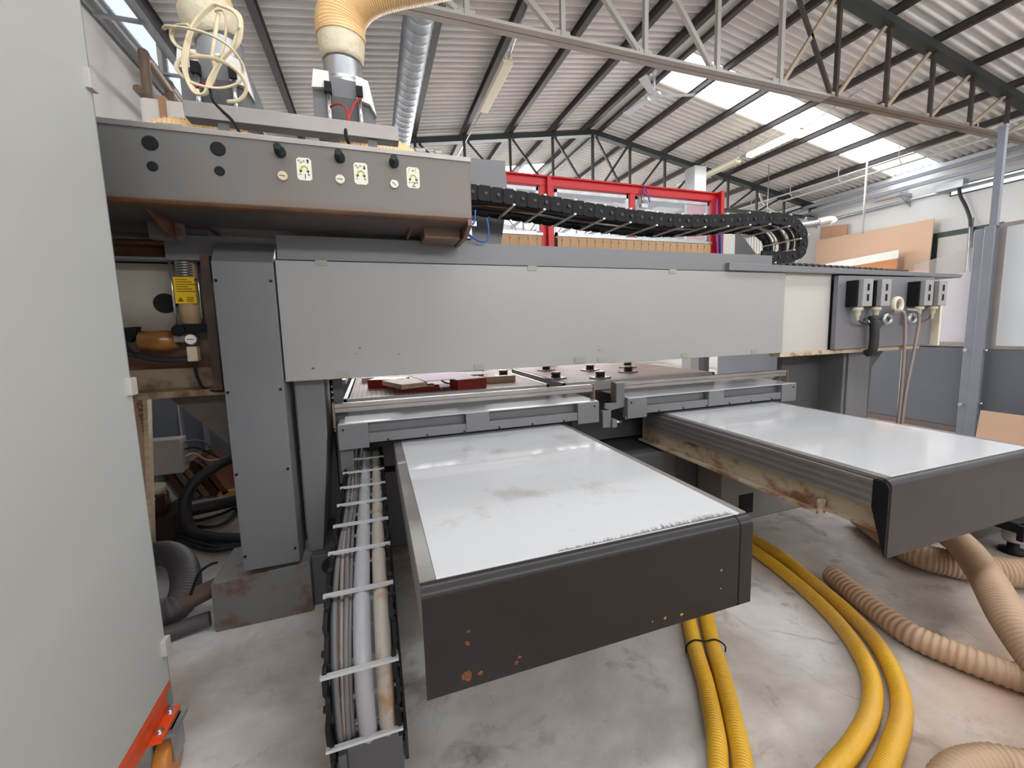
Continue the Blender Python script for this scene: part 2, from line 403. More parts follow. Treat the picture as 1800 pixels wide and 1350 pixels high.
gaps = [(YB-.3, .5), (1.3, 5.88), (6.67, 10.75), (11.55, YF+.3)]
struct('ceiling_left', corrugated(XL-.3, XRIDGE, [(YB-.3, .5), (1.3, 10.75), (11.55, YF+.3)]), ROOFM)
struct('ceiling_right', corrugated(XRIDGE, XR+.3, [(YB-.3, .5), (1.3, 5.88), (6.67, YF+.3)]), ROOFM)
k = 0
for y0, y1 in STRIPS:
    for x0, x1 in ((XL+.2, XRIDGE-.1), (XRIDGE+.1, XR)):
        if (y0 == 5.88 and x0 < XRIDGE) or (y0 == 10.75 and x0 > XRIDGE): continue
        k += 1
        struct('window_%d' % k, corrugated(x0, x1, [(y0, y1)]), SKYM)
# white ridge capping strip between the two ridge purlins
struct('trim_1', MB().prism([(XRIDGE-.14, ZR-.10), (XRIDGE, ZR-.06), (XRIDGE+.14, ZR-.10), (XRIDGE+.14, ZR-.085), (XRIDGE, ZR-.045), (XRIDGE-.14, ZR-.085)], 'y', YB, YF), PIPEW)
# high windows in both long walls
k0 = k
for i, y in enumerate((4.9, 6.9, 8.9)):
    f = struct('window_%d' % (k0+1+i), MB().box(XL-.02, XL+.03, y-.9, y+.9, 4.36, 4.66), STEEL)
    build('pane', MB().box(XL+.03, XL+.04, y-.85, y+.85, 4.39, 4.63), WINL, f)
for i, y in enumerate((3.2, 4.9)):
    f = struct('window_%d' % (k0+4+i), MB().box(XR-.03, XR+.02, y-.8, y+.7, 4.02, 4.22), STEELD)
    build('pane', MB().box(XR-.04, XR-.03, y-.77, y+.67, 4.04, 4.20), WINL, f)
# green door frame high on the right wall
d = struct('door_1', MB().box(XR-.06, XR, 4.75, 5.80, 1.2, 3.33), GREEN)
build('door_panel', MB().box(XR-.075, XR-.06, 4.85, 5.70, 1.2, 3.22), WHITE2, d)

# ------------------------------------------------------------------ roof steel
PX = [XRIDGE+.14]+[XRIDGE+.925*i for i in range(1, 8)]
def purlin(x, label):
    z = roofz(x)-.095
    k_ = .78 if x > XRIDGE+.3 else 1; z += .06*(1-k_)
    mb = MB().box(x-.012, x+.012, YB, YF, z-.06*k_, z+.06*k_)
    mb.box(x-.04*k_, x+.04*k_, YB, YF, z+.05*k_, z+.06*k_); mb.box(x-.04*k_, x+.04*k_, YB, YF, z-.065*k_, z-.055*k_)
    solo('purlin', mb, STEELD, label, 'roof beam', 'purlins under the roof sheets')
ORD = ['first', 'second', 'third', 'fourth', 'fifth', 'sixth', 'seventh']
purlin(XRIDGE-.15, 'dark steel purlin along the left edge of the roof ridge')
purlin(XRIDGE+.15, 'dark steel purlin along the right edge of the roof ridge')
for i in range(1, 7):
    purlin(XRIDGE+.925*i, 'dark brown steel purlin, %s one right of the roof ridge' % ORD[i-1])
for i in range(1, 8):
    purlin(XRIDGE-.93*i, 'dark steel purlin, %s one left of the roof ridge' % ORD[i-1])
def truss(y, label, chordmat, topmat, left=True):
    t = thing('roof_truss', label, 'roof truss', (XRIDGE, y, 4.2), 'roof trusses')
    zb = 4.30
    zt = lambda x: roofz(x)-.20
    for xa, xb, cm in ((XL, 5.4, chordmat), (5.4, XR, STEELB if chordmat is STEELP else chordmat)):
        b = MB(); b.angle((xa, y-.005, zb-.02), (xb, y-.005, zb-.02), .07, .01, (0, 0, 1), 1)
        b.angle((xa, y+.005, zb-.02), (xb, y+.005, zb-.02), .07, .01, (0, 0, 1), -1)
        build('bottom_chord', b, cm, t)
    tc = MB()
    for xa, xb in ((XL, XRIDGE), (XRIDGE, XR)):
        tc.bar((xa, y, zt(xa)), (xb, y, zt(xb)), .12, .11)
        tc.bar((xa, y, zt(xa)-.055), (xb, y, zt(xb)-.055), .15, .012)
    build('top_chord', tc, topmat, t)
    for sgn in (-1, 1):
        for i in range(1, 8):
            x = XRIDGE+sgn*.925*i
            pale = x < 4.7
            if zt(x)-zb < .12: continue
            pm = chordmat if (pale and chordmat is STEELP) else STEELD
            build('post', MB().bar((x, y, zb), (x, y, zt(x)), .045, .045), pm, t)
            build('gusset_plate', MB().box(x-.075, x+.075, y-.012, y+.012, zb-.01, zb+.08), STEELT if x > 4.7 else pm, t)
            xo = x-sgn*.925
            if x > 4.7 or chordmat is STEELG:
                build('diagonal', MB().bar((x-.03*sgn, y+.02, zt(x)), (xo+.04*sgn, y+.02, zb+.04), .04, .04), STEELT if chordmat is STEELP else STEELG, t)
            else:
                build('diagonal', MB().bar((xo-.05, y+.02, zt(xo)), (x-.06, y+.02, zb+.04), .045, .045), pm, t) if False else \
                build('diagonal', MB().bar((x-.05, y+.02, zb+.05), (x-.88, y+.02, zt(x-.88)), .045, .045), pm, t)
    build('post', MB().bar((XRIDGE, y, zb), (XRIDGE, y, zt(XRIDGE)), .05, .05), chordmat, t)
    build('gusset_plate', MB().box(XRIDGE-.12, XRIDGE+.12, y-.012, y+.012, zb-.01, zb+.09), chordmat, t)
    build('diagonal', MB().bar((XRIDGE+.88, y+.02, zb+.05), (XRIDGE+.05, y+.02, zt(XRIDGE)), .04, .04), STEELD, t)
    return t
truss(4.0, 'nearest roof truss with a pale bottom chord crossing above the grey machine', STEELP, STEELG)
truss(8.5, 'second roof truss, dark steel, peaking behind the ceiling fan', STEELG, STEELG)
truss(13.0, 'farthest dark roof truss showing low behind the red guard frame', STEELG, STEELG)

# ceiling fan
f = thing('ceiling_fan', 'white three-blade ceiling fan hanging from the roof ridge', 'ceiling fan', (4.65, 6.39, 5.33))
build('down_rod', MB().cyl((4.65, 6.39, 5.40), (4.65, 6.39, 5.76), .022).lathe((4.65, 6.39, 5.68), (0, 0, 1), [(0, .03), (.05, .07), (.08, .07)]), FANM, f)
build('motor_housing', MB().lathe((4.65, 6.39, 5.33), (0, 0, 1), [(0, .05), (.01, .10), (.06, .11), (.08, .06), (.09, .03)]), FANM, f)
for a in (100, 220, 340):
    r = Matrix.Rotation(math.radians(a), 3, 'Z') @ Matrix.Rotation(math.radians(12), 3, 'X'); c = (4.65, 6.39, 5.36)
    mb = MB(); q = [(.08, -.03), (.2, -.05), (.66, -.075), (.68, .06), (.2, .05), (.08, .03)]
    vs = [Vector(c)+r @ Vector((x, y, z)) for z in (-.004, .004) for x, y in q]
    mb.add(vs, [[0, 1, 2, 3, 4, 5][::-1], [6, 7, 8, 9, 10, 11]]+[(i, (i+1) % 6, 6+(i+1) % 6, 6+i) for i in range(6)])
    build('blade', mb, FANM, f)

def tube_light(x, y0, y1, z, label, dm, wire=True):
    t = thing('tube_light', label, 'ceiling light', (x, (y0+y1)/2, z-.05), 'fluorescent roof lamps')
    build('housing', MB().box(x-.05, x+.05, y0, y1, z+.02, z+.06), CREAM, t, .01)
    build('diffuser', MB().prism([(x-.08, z+.02), (x-.065, z-.04), (x+.065, z-.04), (x+.08, z+.02)], 'y', y0+.02, y1-.02), dm, t, .008)
    for y in (y0+.05, y1-.05): build('hanger', MB().cyl((x, y, z+.05), (x, y, roofz(x)-.02), .006, 8), STEEL, t)
    build('supply_cable', MB().cyl((x, y0, z+.03), (x, y0-1.0, z+.22), .01, 8), STEEL, t)
    if wire: build('supply_cable', MB().cyl((x, y1, z+.03), (x, y1+2.2, z+.1), .01, 8), STEEL, t)
tube_light(1.9, 5.72, 7.1, 5.08, 'unlit yellowed fluorescent lamp hanging under the left roof slope', TUBEOFF)
tube_light(7.5, 7.35, 8.4, 4.98, 'unlit cream fluorescent lamp in line behind the lit one', TUBEOFF, False)
tube_light(7.5, 5.95, 7.13, 4.98, 'lit fluorescent lamp glowing in front of the long roof light', TUBEON)

# spiral duct
p = [(0.62, 4.35, 4.66), (0.62, 9.8, 4.66)]
path = resample([Vector(q) for q in p], .02)
mb = MB().ringtube(path, [.15+(.005 if (i % 8) == 0 else 0) for i in range(len(path))], 28)
solo('spiral_duct', mb, mat('spiral duct steel', (150, 156, 162), .42, .55, .2, 6), 'long galvanised spiral duct hanging under the left roof slope', 'duct')

# pipes and trays on the walls
mb = MB()
for dx, dz in ((0, 0), (.1, -.16)):
    mb.cyl((9.85+dx, 3.2, 4.66+dz*.7), (9.85+dx, 16.5, 4.78+dz*.7), .02, 10)
for y in [4.6+1.15*i for i in range(10)]: mb.cyl((9.85, y, roofz(9.85)-.03), (9.85, y, 4.68), .008, 8).cyl((9.85, y, 4.68), (9.95, y, 4.58), .01, 8)
solo('pipe', mb, PIPEW, 'twin pale pipes running side by side under the roof near the right wall', 'pipe')
t = thing('cable_tray', 'long metal cable tray fixed along the upper right wall', 'cable tray', (XR-.25, 7, 4.0))
mb = MB()
for z in (4.48, 4.30): mb.box(XR-.42, XR-.36, 3.2, 15, z, z+.07)
build('rail', mb, POST, t)
for y in (4.2, 6.3, 8.4, 10.5): build('bracket', MB().box(XR-.40, XR, y-.03, y+.03, 4.22, 4.28).prism([(XR-.38, 4.22), (XR, 4.0), (XR, 4.22)], 'y', y-.02, y), STEEL, t)
mb = MB().cyl((XR-.12, 3.0, 4.12), (XR-.12, 9.5, 4.12), .03, 10)
solo('conduit', mb, STEEL, 'thin grey conduit running along the right wall under the cable tray', 'conduit')
t = thing('junction_box', 'grey electrical box on the right wall with a thick black cable dropping out', 'electrical box', (XR-.15, 5.5, 4.1))
build('box_body', MB().box(XR-.22, XR-.05, 5.30, 5.75, 4.12, 4.28), STEEL, t, .01)
build('cable', MB().tube([(XR-.15, 5.4, 4.13), (XR-.15, 5.36, 3.95), (XR-.13, 5.28, 3.75), (XR-.12, 5.2, 3.5), (XR-.12, 5.18, 3.35)], .03), BLACKR, t)
solo('conduit', MB().cyl((XR-.1, 5.16, 1.0), (XR-.1, 5.18, 3.5), .035, 12), STEEL, 'pale vertical conduit pipe on the right wall beside the green door', 'conduit')
solo('wall_box', MB().box(XR-.12, XR, 6.35, 6.95, 4.28, 4.46), WHITE2, 'flat white box high on the right wall above the cable tray', 'box', bevel=.01)
solo('pipe', MB().tube([(9.9, 9.0, 5.04), (9.95, 8.9, 4.7), (10.1, 8.7, 4.45), (10.4, 8.5, 4.3)], .03), PIPEW, 'curved pale cable dropping from the roof by the far right wall', 'pipe')
solo('pipe', MB().cyl((9.5, 6.1, 3.3), (9.5, 6.1, roofz(9.5)-.02), .018, 10), PIPEW, 'thin white drop pipe hanging near the right wall', 'pipe')
solo('pipe', MB().cyl((4.8, 7.9, 4.05), (11.1, 9.6, 4.05), .04, 10), PIPEW, 'pale pipe crossing behind the red guard frame', 'pipe')
t = thing('duct', 'silver foil duct with a white elbow near the far right wall', 'duct', (9.2, 7.3, 3.7))
build('foil_section', MB().rib([(8.3, 8.1, 3.72), (9.4, 7.35, 3.76), (9.75, 7.15, 3.8)], .075, .05, .05, 16, 4), STEEL, t)
build('hanger', MB().cyl((8.8, 7.76, 3.8), (8.8, 7.76, roofz(8.8)-.02), .008, 6), STEEL, t)
build('elbow', MB().tube([(9.7, 7.18, 3.8), (9.9, 7.05, 3.83), (9.96, 7.0, 3.76)], .085, 14), PIPEW, t)
# left wall
t = thing('cable_tray', 'metal cable tray running along the top of the left wall', 'cable tray', (XL+.15, 6, 4.3))
mb = MB()
for x in (XL+.03, XL+.33): mb.box(x, x+.03, 3.5, 14, 4.16, 4.24)
build('rail', mb, STEEL, t)
for y in [3.8+.8*i for i in range(9)]: build('rung', MB().box(XL+.03, XL+.36, y, y+.04, 4.15, 4.17), STEEL, t)
mb = MB(); xx = -1.78
for y in (5.0, 5.5): mb.tube([(xx, y, 2.6), (xx, y, 4.0), (xx, y+.03, 4.08), (xx, y+.12, 4.1), (xx, y+.9, 4.0)], .04, 10)
mb.cyl((xx, 4.8, 3.72), (xx, 6.8, 3.72), .035, 10)
solo('pipe', mb, BROWNP, 'brown bent pipework standing against the left wall behind the machine', 'pipe')
t = thing('plastic_tank', 'milky white plastic tank with a brown strap behind the machine head', 'tank', (-1.33, 4.0, 3.0))
build('tank_body', MB().box(-1.45, -1.17, 3.9, 4.25, 2.7, 3.28), PAPER, t, .03)
build('wall_bracket', MB().box(-1.97, -1.17, 3.9, 4.25, 2.66, 2.70).prism([(-1.97, 2.3), (-1.97, 2.66), (-1.3, 2.66)], 'y', 4.05, 4.09), STEELD, t)
build('strap', MB().box(-1.33, -1.29, 3.885, 4.26, 2.7, 3.29), PLYB, t)

# ------------------------------------------------------------------ right partition
def grow(mb): return mb
PXX = 7.5
PLINTH = mat('grey brown plinth', (122, 108, 102), .6)
for i, (y0, y1) in enumerate(((-.6, 3.24), (3.4, 5.6), (5.65, 7.8))):
    lab = ['grey sheet panel low on the right partition nearest the camera', 'grey sheet panel low on the right partition left of the steel post', 'farthest grey sheet panel of the right partition behind the gantry leg'][i]
    solo('partition_panel', MB().box(PXX, PXX+.04, y0, y1, .09, 1.17), PANG, lab, 'partition panel', 'grey partition panels', .004)
    solo('partition_plinth', MB().box(PXX+.005, PXX+.06, y0, y1, 0, .085), PLINTH, 'brownish plinth strip at the foot of the partition, %s stretch' % ['nearest', 'middle', 'farthest'][i], 'plinth', 'partition plinths')
t = thing('partition_panel', 'tall white panel in an aluminium frame right of the steel post', 'partition panel', (PXX, 1.5, 1.2))
build('sheet', MB().box(PXX+.005, PXX+.03, -.6, 3.16, 1.22, 2.70), PANW, t)
build('frame', MB().box(PXX-.01, PXX+.04, -.6, 3.2, 1.17, 1.21).box(PXX-.01, PXX+.04, -.6, 3.2, 2.70, 2.74).box(PXX-.01, PXX+.04, 3.13, 3.2, 1.21, 2.70), ALU, t)
t = thing('partition_panel', 'milky translucent panel left of the steel post above the grey sheet', 'partition panel', (PXX, 3.8, 1.2))
GLASS = mat('milky translucent sheet', (226, 224, 230), .35, 0, .03, 2, (222, 196, 204), .5, 1.5, .54, .66, alpha=.92)
build('sheet', MB().prism([(3.42, 1.25), (4.05, 1.25), (4.05, 2.10), (3.42, 2.19)], 'x', PXX+.01, PXX+.03), GLASS, t)
build('clear_top', MB().prism([(3.42, 2.19), (4.05, 2.10), (4.09, 2.36), (3.42, 2.50)], 'x', PXX+.012, PXX+.022), mat('clear top sheet', (214, 210, 208), .1, 0, .02, alpha=.3), t)
build('bottom_rail', MB().box(PXX-.01, PXX+.05, 3.40, 4.12, 1.19, 1.25), ALU, t)
solo('trestle_panel', MB().box(PXX-.02, PXX, 4.10, 4.14, .1, 1.3), PIPEW, 'thin pale upright strip behind the right gantry leg', 'upright strip')
t = thing('steel_post', 'thick grey steel post with bolts in the right partition', 'post', (PXX, 3.32, 0))
build('post_body', MB().box(PXX-.09, PXX+.06, 3.22, 3.40, 0, 2.70).box(PXX-.10, PXX-.085, 3.20, 3.30, 0, 2.72), POST, t, .006)
for z in (1.35, .62): build('bolt', MB().cyl((PXX-.12, 3.37, z-.2), (PXX-.085, 3.37, z-.2), .022, 10), CHROME, t)
for z in (1.30, .60): build('bolt', MB().cyl((PXX-.03, 3.18, z-.15), (PXX-.03, 3.22, z-.15), .018, 10), CHROME, t)
solo('steel_post', MB().box(PXX-.03, PXX+.03, 3.22, 3.29, 2.72, 3.92).box(PXX-.035, PXX+.035, 3.215, 3.295, 3.90, 3.93), POST, 'thin square steel pole rising above the thick grey post', 'post')
solo('cardboard_sheet', MB().box(7.10, 7.14, 1.9, 3.05, .0, .42, rot=Matrix.Rotation(math.radians(9), 3, 'Y')), PLY, 'flat tan board leaning at the foot of the right partition', 'board')
# boards leaning on the right wall
def board(y0, y1, zb0, zb1, zt0, zt1, x, m_, label, name='board', th=.02):
    mb = MB(); vs = []
    for dx in (0, th):
        vs += [(x+dx-.12, y0, zb0), (x+dx-.12, y1, zb1), (x+dx, y1, zt1), (x+dx, y0, zt0)]
    mb.add(vs, [(0, 1, 2, 3), (7, 6, 5, 4), (0, 4, 5, 1), (1, 5, 6, 2), (2, 6, 7, 3), (3, 7, 4, 0)])
    solo(name, mb, m_, label, 'board')
board(5.75, 8.25, 1.2, 1.2, 3.62, 3.66, 11.1, PLY, 'large pale plywood board leaning against the right wall')
board(7.55, 8.22, 1.2, 1.2, 3.92, 4.0, 11.2, PLYB, 'brown board sticking up behind the large plywood board')
board(6.2, 8.0, 1.2, 1.2, 3.06, 2.98, 10.85, PIPEW, 'white framed board in front of the plywood board')
board(6.1, 7.6, 1.2, 1.2, 2.86, 2.80, 10.65, PLYD, 'orange brown veneered board leaning in front of the white board')
board(5.4, 6.7, 1.0, 1.0, 2.55, 2.50, 10.4, PLYB, 'low brown board leaning right of the orange board')
t = thing('board_rack', 'steel rack carrying the leaning boards by the right wall', 'rack', (10.8, 7, 0))
build('shelf', MB().box(10.2, 11.25, 4.9, 8.4, 1.0-.06, 1.0).box(10.3, 11.2, 5.6, 8.35, 1.0, 1.2), STEELD, t)
for y in (5.0, 8.3):
    for x in (10.3, 11.1): build('leg', MB().box(x-.03, x+.03, y-.03, y+.03, 0, .94), STEELD, t)
# grey-white curtain wall at the far right, behind the cable chain
mb = MB(); N = 90
for x, yb in ((10.4, 0),):
    vs = []
    for i in range(N+1):
        y = 8.6+1.6*i/N; dx = .025*math.sin(i*1.2)
        vs += [(x+dx, y, .0), (x+dx, y, 4.0)]
    vs += [(a+.03, b, c) for a, b, c in vs]
    n2 = 2*(N+1)
    mb.add(vs, [(2*i, 2*i+1, 2*i+3, 2*i+2) for i in range(N)]+[(n2+2*i, n2+2*i+2, n2+2*i+3, n2+2*i+1) for i in range(N)], True)
solo('strip_curtain', mb, PIPEW, 'ribbed pale sheet curtain by the far right wall', 'curtain')

# ------------------------------------------------------------------ left background
t = thing('partition_panel', 'low blue grey sheet partition behind the machine at the left', 'partition panel', (-.6, 5.45, 0), None)
build('sheet', MB().box(XL+.02, 1.0, 5.42, 5.46, .22, 1.35), PANG, t)
build('sheet', MB().box(XL+.02, 1.0, 5.48, 5.52, 0, .22), PLYB, t, label='brown base board')
build('post', MB().box(-1.99, -1.95, 5.38, 5.42, .22, 1.35).box(-1.78, -1.74, 5.38, 5.42, .24, 1.35), POST, t)
build('ledge', MB().box(XL+.02, 1.0, 5.30, 5.45, .20, .235), PIPEW, t)
t = thing('junction_box', 'grey electrical box with cables at its side behind the left column', 'electrical box', (-1.72, 4.35, .4))
build('box_body', MB().box(-1.98, -1.60, 4.30, 4.45, .44, .73), mat('box grey plastic', (176, 174, 176), .45), t, .008)
build('lid', MB().box(-1.99, -1.59, 4.28, 4.31, .44, .735), WHITE2, t, .006)
for i, z in enumerate((.68, .62, .56, .50)):
    build('cable', MB().tube([(-1.60, 4.38, z), (-1.54, 4.42, z), (-1.48, 4.5, z-.05-.02*i), (-1.42, 4.7, .42), (-1.30, 5.25, .25)], .008, 6), [CAB1, BLACKR, PIPEW, CAB1][i], t)
t = thing('partition_panel', 'grey sheet cladding low on the left wall behind the cabinet', 'partition panel', (XL+.02, 4, 0))
build('sheet', MB().box(XL+.005, XL+.025, 2.6, 5.28, .22, 1.35), PANG, t)
build('seam_strip', MB().box(XL+.025, XL+.035, 4.62, 4.68, .22, 1.35), POST, t)
# offcuts below the ledge
offs = [(-1.98, .20, (60, 36, 22), 'dark brown'), (-1.90, .14, (204, 204, 200), 'white edged'), (-1.80, .18, (96, 60, 40), 'chestnut'), (-1.72, .15, (120, 122, 126), 'grey'),
        (-1.64, .17, (146, 116, 82), 'tan'), (-1.56, .16, (70, 40, 28), 'umber'), (-1.48, .15, (112, 64, 42), 'reddish')]
for x, h, c, nm in offs:
    mb = MB().box(x-.02, x+.03, 4.85, 5.28, .02, .42, rot=Matrix.Rotation(math.radians(-26), 3, 'Y'), c=(x, 5, .02))
    solo('wood_offcut', mb, mat('offcut '+nm, c, .6), '%s board offcut leaning under the ledge behind the left column' % nm, 'offcut', 'offcuts under the ledge')
solo('yellow_batten', MB().box(-1.55, -1.0, 4.85, 4.9, 0.0, .05), mat('yellow batten', (206, 176, 92), .6), 'thin yellow batten on the floor behind the left column', 'batten')
t = thing('glass_jar', 'jar of dark liquid with a cream lid behind the cabinet', 'jar', (-1.72, 4.05, 0))
build('jar_body', MB().lathe((-1.72, 4.05, .20), (0, 0, 1), [(0, .09), (.01, .10), (.15, .10), (.17, .085)]), mat('brown glass', (72, 46, 36), .15, coat=.5), t)
build('lid', MB().lathe((-1.72, 4.05, .37), (0, 0, 1), [(0, .09), (.05, .09), (.055, .085)]), CREAM, t)
solo('wooden_crate', MB().box(-1.9, -1.55, 3.9, 4.25, 0, .2), mat('dark stained crate', (52, 38, 32), .6), 'dark low crate under the jar behind the cabinet', 'crate')
t = thing('door_board', 'tall pale wooden board with handwriting standing behind the cabinet', 'board', (-1.58, 3.62, 0))
build('plank', MB().prism([(-1.80, 0), (-1.60, 0), (-1.505, 1.235), (-1.72, 1.235)], 'y', 3.60, 3.63), PLY, t, .003)
build('edge_batten', MB().prism([(-1.60, 0), (-1.575, 0), (-1.48, 1.235), (-1.505, 1.235)], 'y', 3.585, 3.645), WOODL, t)
text('handwriting', 'TIFICA BATTUTE', (-1.533, 3.597, 1.05), (math.pi/2, math.radians(86), 0), .043, mat('pencil marks', (124, 70, 50), .7), t)

# hoses and cables on the floor, left
def hose(name, P, r, m_, label, cat='hose', group=None, ribbed=None, n=12):
    mb = MB()
    if ribbed: mb.rib(P, r, ribbed[0], ribbed[1], 20)
    else: mb.tube(P, r, n)
    return solo(name, mb, m_, label, cat, group)
hose('rubber_hose', [(-1.0, 4.3, .62), (-1.161, 4.206, .56), (-1.308, 4.139, .5), (-1.451, 4.061, .4), (-1.493, 3.971, .25), (-1.432, 3.859, .10), (-1.265, 3.728, .06), (-1.036, 3.634, .05), (-.95, 3.6, .05)], .042, BLACKR, 'thick black rubber hose arching up behind the left column')
hose('rubber_hose', [(-2.0, 4.3, .05), (-1.868, 4.256, .07), (-1.561, 4.186, .13), (-1.296, 4.30, .12), (-1.15, 4.5, .08)], .05, BLACKR, 'thick dark hose lying behind the arching black hose')
for i in range(3):
    hose('cable', [(-1.9, 4.2+.03*i, .02), (-1.816, 4.148+.05*i, .03), (-1.601, 3.957+.04*i, .03), (-1.363, 3.688+.05*i, .03+.012*i), (-1.179, 3.551+.05*i, .03), (-1.0, 3.577+.04*i, .03)], .016, BLACKR,
         ['lowest black cable of the bundle curving over the floor by the column', 'middle black cable of the bundle curving over the floor by the column', 'uppermost black cable of the bundle curving over the floor by the column'][i], 'cable', 'black floor cables')
hose('cable', [(-1.8, 4.46, .03), (-1.54, 4.22, .03), (-1.368, 4.271, .03), (-1.28, 4.38, .03), (-1.24, 4.2, .03), (-1.316, 4.017, .03), (-1.542, 4.111, .03), (-1.7, 4.2, .03)], .014, BLACKR, 'thin black cable looped on the floor inside the hose arch', 'cable')
hose('flexible_hose', [(-1.62, 3.5, .10), (-1.40, 3.35, .16), (-1.24, 3.15, .17), (-1.13, 2.9, .14), (-1.12, 2.74, .10), (-1.25, 2.76, .08), (-1.5, 2.95, .08)], .075, mat('grey floor hose', (74, 70, 70), .5), 'fat grey brown hose coiled on the floor by the cabinet', ribbed=(.03, .02))
hose('flexible_hose', [(-1.45, 2.62, .06), (-1.20, 2.69, .08), (-1.08, 2.73, .12), (-.98, 2.76, .15), (-.90, 2.77, .17)], .05, mat('brown floor hose', (104, 84, 74), .5), 'brown hose joining the foot of the left column')
hose('flexible_hose', [(-1.2, 2.56, .04), (-1.03, 2.62, .045), (-.94, 2.64, .05)], .04, mat('dark floor hose', (86, 82, 84), .5), 'short dark hose lying before the brown hose')
hose('cable', [(-1.02, 2.65, .2), (-.98, 2.68, .3), (-.93, 2.70, .33), (-.90, 2.71, .33)], .007, BLACK, 'short black wire bending up to the column foot', 'cable')
# big hoses on the floor, right
def sc2(P, z, f=1.019): return [(x*f, y*f, z) for x, y in P]
Yo1 = [(2.10, 2.64), (1.90, 2.33), (1.409, 1.589), (1.251, 1.319), (1.119, 1.122), (1.041, 1.029), (.9, .87), (.6, .5)]
Yo2 = [(2.22, 2.64), (2.02, 2.29), (1.517, 1.591), (1.341, 1.316), (1.192, 1.094), (1.12, .999), (.98, .84), (.68, .45)]
Yi1 = [(2.36, 2.66), (2.37, 2.387), (2.31, 1.935), (2.254, 1.687), (2.175, 1.448), (2.067, 1.249), (1.928, 1.089), (1.752, .981), (1.548, .912), (1.253, .843), (.85, .7)]
Yi2 = [(2.44, 2.66), (2.46, 2.40), (2.43, 1.96), (2.36, 1.70), (2.28, 1.44), (2.17, 1.22), (2.016, 1.045), (1.848, .93), (1.619, .84), (1.38, .765), (.95, .62)]
YG = 'yellow suction hoses on the floor'
a = hose('flexible_hose', sc2(Yo1, .036), .036, YEL, 'yellow hose, left one of the tied pair running under the near table', 'hose', YG, (.025, .012))
b = hose('flexible_hose', sc2(Yo2, .036), .036, YEL, 'yellow hose, right one of the tied pair running under the near table', 'hose', YG, (.025, .012))
hose('flexible_hose', sc2(Yi1, .036), .036, YEL, 'yellow hose on the inner side of the wide floor bend', 'hose', YG, (.025, .012))
hose('flexible_hose', sc2(Yi2, .036), .036, YEL, 'yellow hose on the outer side of the wide floor bend', 'hose', YG, (.025, .012))
mb = MB().tube([(1.33, 1.53, .02), (1.335, 1.535, .05), (1.37, 1.525, .076), (1.42, 1.51, .068), (1.47, 1.49, .076), (1.505, 1.47, .05), (1.505, 1.465, .02)], .004, 6)
solo('wire_tie', mb, BLACK, 'thin dark wire tying the two yellow hoses together', 'wire tie')
hose('flexible_hose', [(2.526, 1.671, .06), (2.438, 1.41, .06), (2.385, 1.19, .06), (2.425, 1.036, .06), (2.485, .909, .06), (2.6, .72, .06)], .056, HOSET, 'tan ribbed hose with an open end beside the yellow bend', ribbed=(.06, .028))
hose('flexible_hose', [(3.45, 2.1, .09), (3.253, 1.749, .09), (3.20, 1.589, .09), (3.246, 1.485, .09), (3.34, 1.37, .09), (3.5, 1.25, .09), (3.8, 1.1, .09)], .08, HOSET, 'brown tan hose curling on the floor under the far table', ribbed=(.04, .02))
hose('flexible_hose', [(3.6, 1.85, .2), (3.42, 1.60, .22), (3.221, 1.39, .24), (2.978, 1.184, .22), (2.69, .97, .19), (2.50, .75, .12), (2.35, .55, .09)], .075, HOSET, 'fat tan hose dropping across the others at the right edge', ribbed=(.03, .02))
hose('flexible_hose', [(1.50, .60, .03), (1.66, .71, .04), (1.80, .738, .05), (1.95, .712, .05), (2.03, .66, .05), (2.2, .55, .05)], .05, HOSET, 'tan ribbed hose just entering at the bottom right corner', ribbed=(.06, .022))

# ------------------------------------------------------------------ cabinet at the left
cab = thing('electrical_cabinet', 'tall pale green grey cabinet side filling the left edge', 'cabinet', (-1.2, 1.0, 0))
build('cabinet_body', MB().box(-1.6, -.8, .15, 1.835, .315, 2.9), CABM, cab, .003)
build('cabinet_back', MB().box(-1.55, -.81, 1.836, 1.86, .20, 2.88), mat('cabinet back grey', (132, 140, 136), .5), cab)
for z in (2.41, 1.43, .46): build('hinge', MB().box(-.803, -.785, 1.80, 1.842, z-.03, z+.03), WHITE2, cab, .002)
tr = thing('wheeled_base', 'orange wheeled steel base under the cabinet', 'trolley', (-1.2, 1.0, 0))
build('frame', MB().box(-.87, -.80, .1, 1.83, .285, .312).box(-.835, -.815, .1, 1.83, .20, .312).box(-.815, -.775, 1.67, 1.83, .20, .21).box(-1.6, -1.5, .1, 1.8, .25, .312), ORANGE, tr, .003)
for y in (1.715, 1.80): build('bolt', MB().cyl((-.797, y, .209), (-.797, y, .223), .009, 8).cyl((-.797, y, .209), (-.797, y, .213), .014, 12), CHROME, tr)
def caster(x, y):
    fr = build('caster_fork', MB().box(x-.035, x-.028, y-.03, y+.05, .07, .2).box(x+.028, x+.035, y-.03, y+.05, .07, .2).box(x-.05, x+.05, y-.05, y+.06, .185, .2), STEEL, tr)
    build('caster_wheel', MB().lathe((x-.026, y-.005, .072), (1, 0, 0), [(0, .045), (.002, .068), (.01, .072), (.042, .072), (.05, .068), (.052, .045)]), WHEEL, fr)
caster(-.80, 1.755); caster(-.80, .3); caster(-1.5, 1.68)

# ------------------------------------------------------------------ the machine: gantry frame
g = thing('machining_centre', 'grey two-table machining centre frame with long white front panels and stout legs', 'machine', (1.5, 3.0, 0))
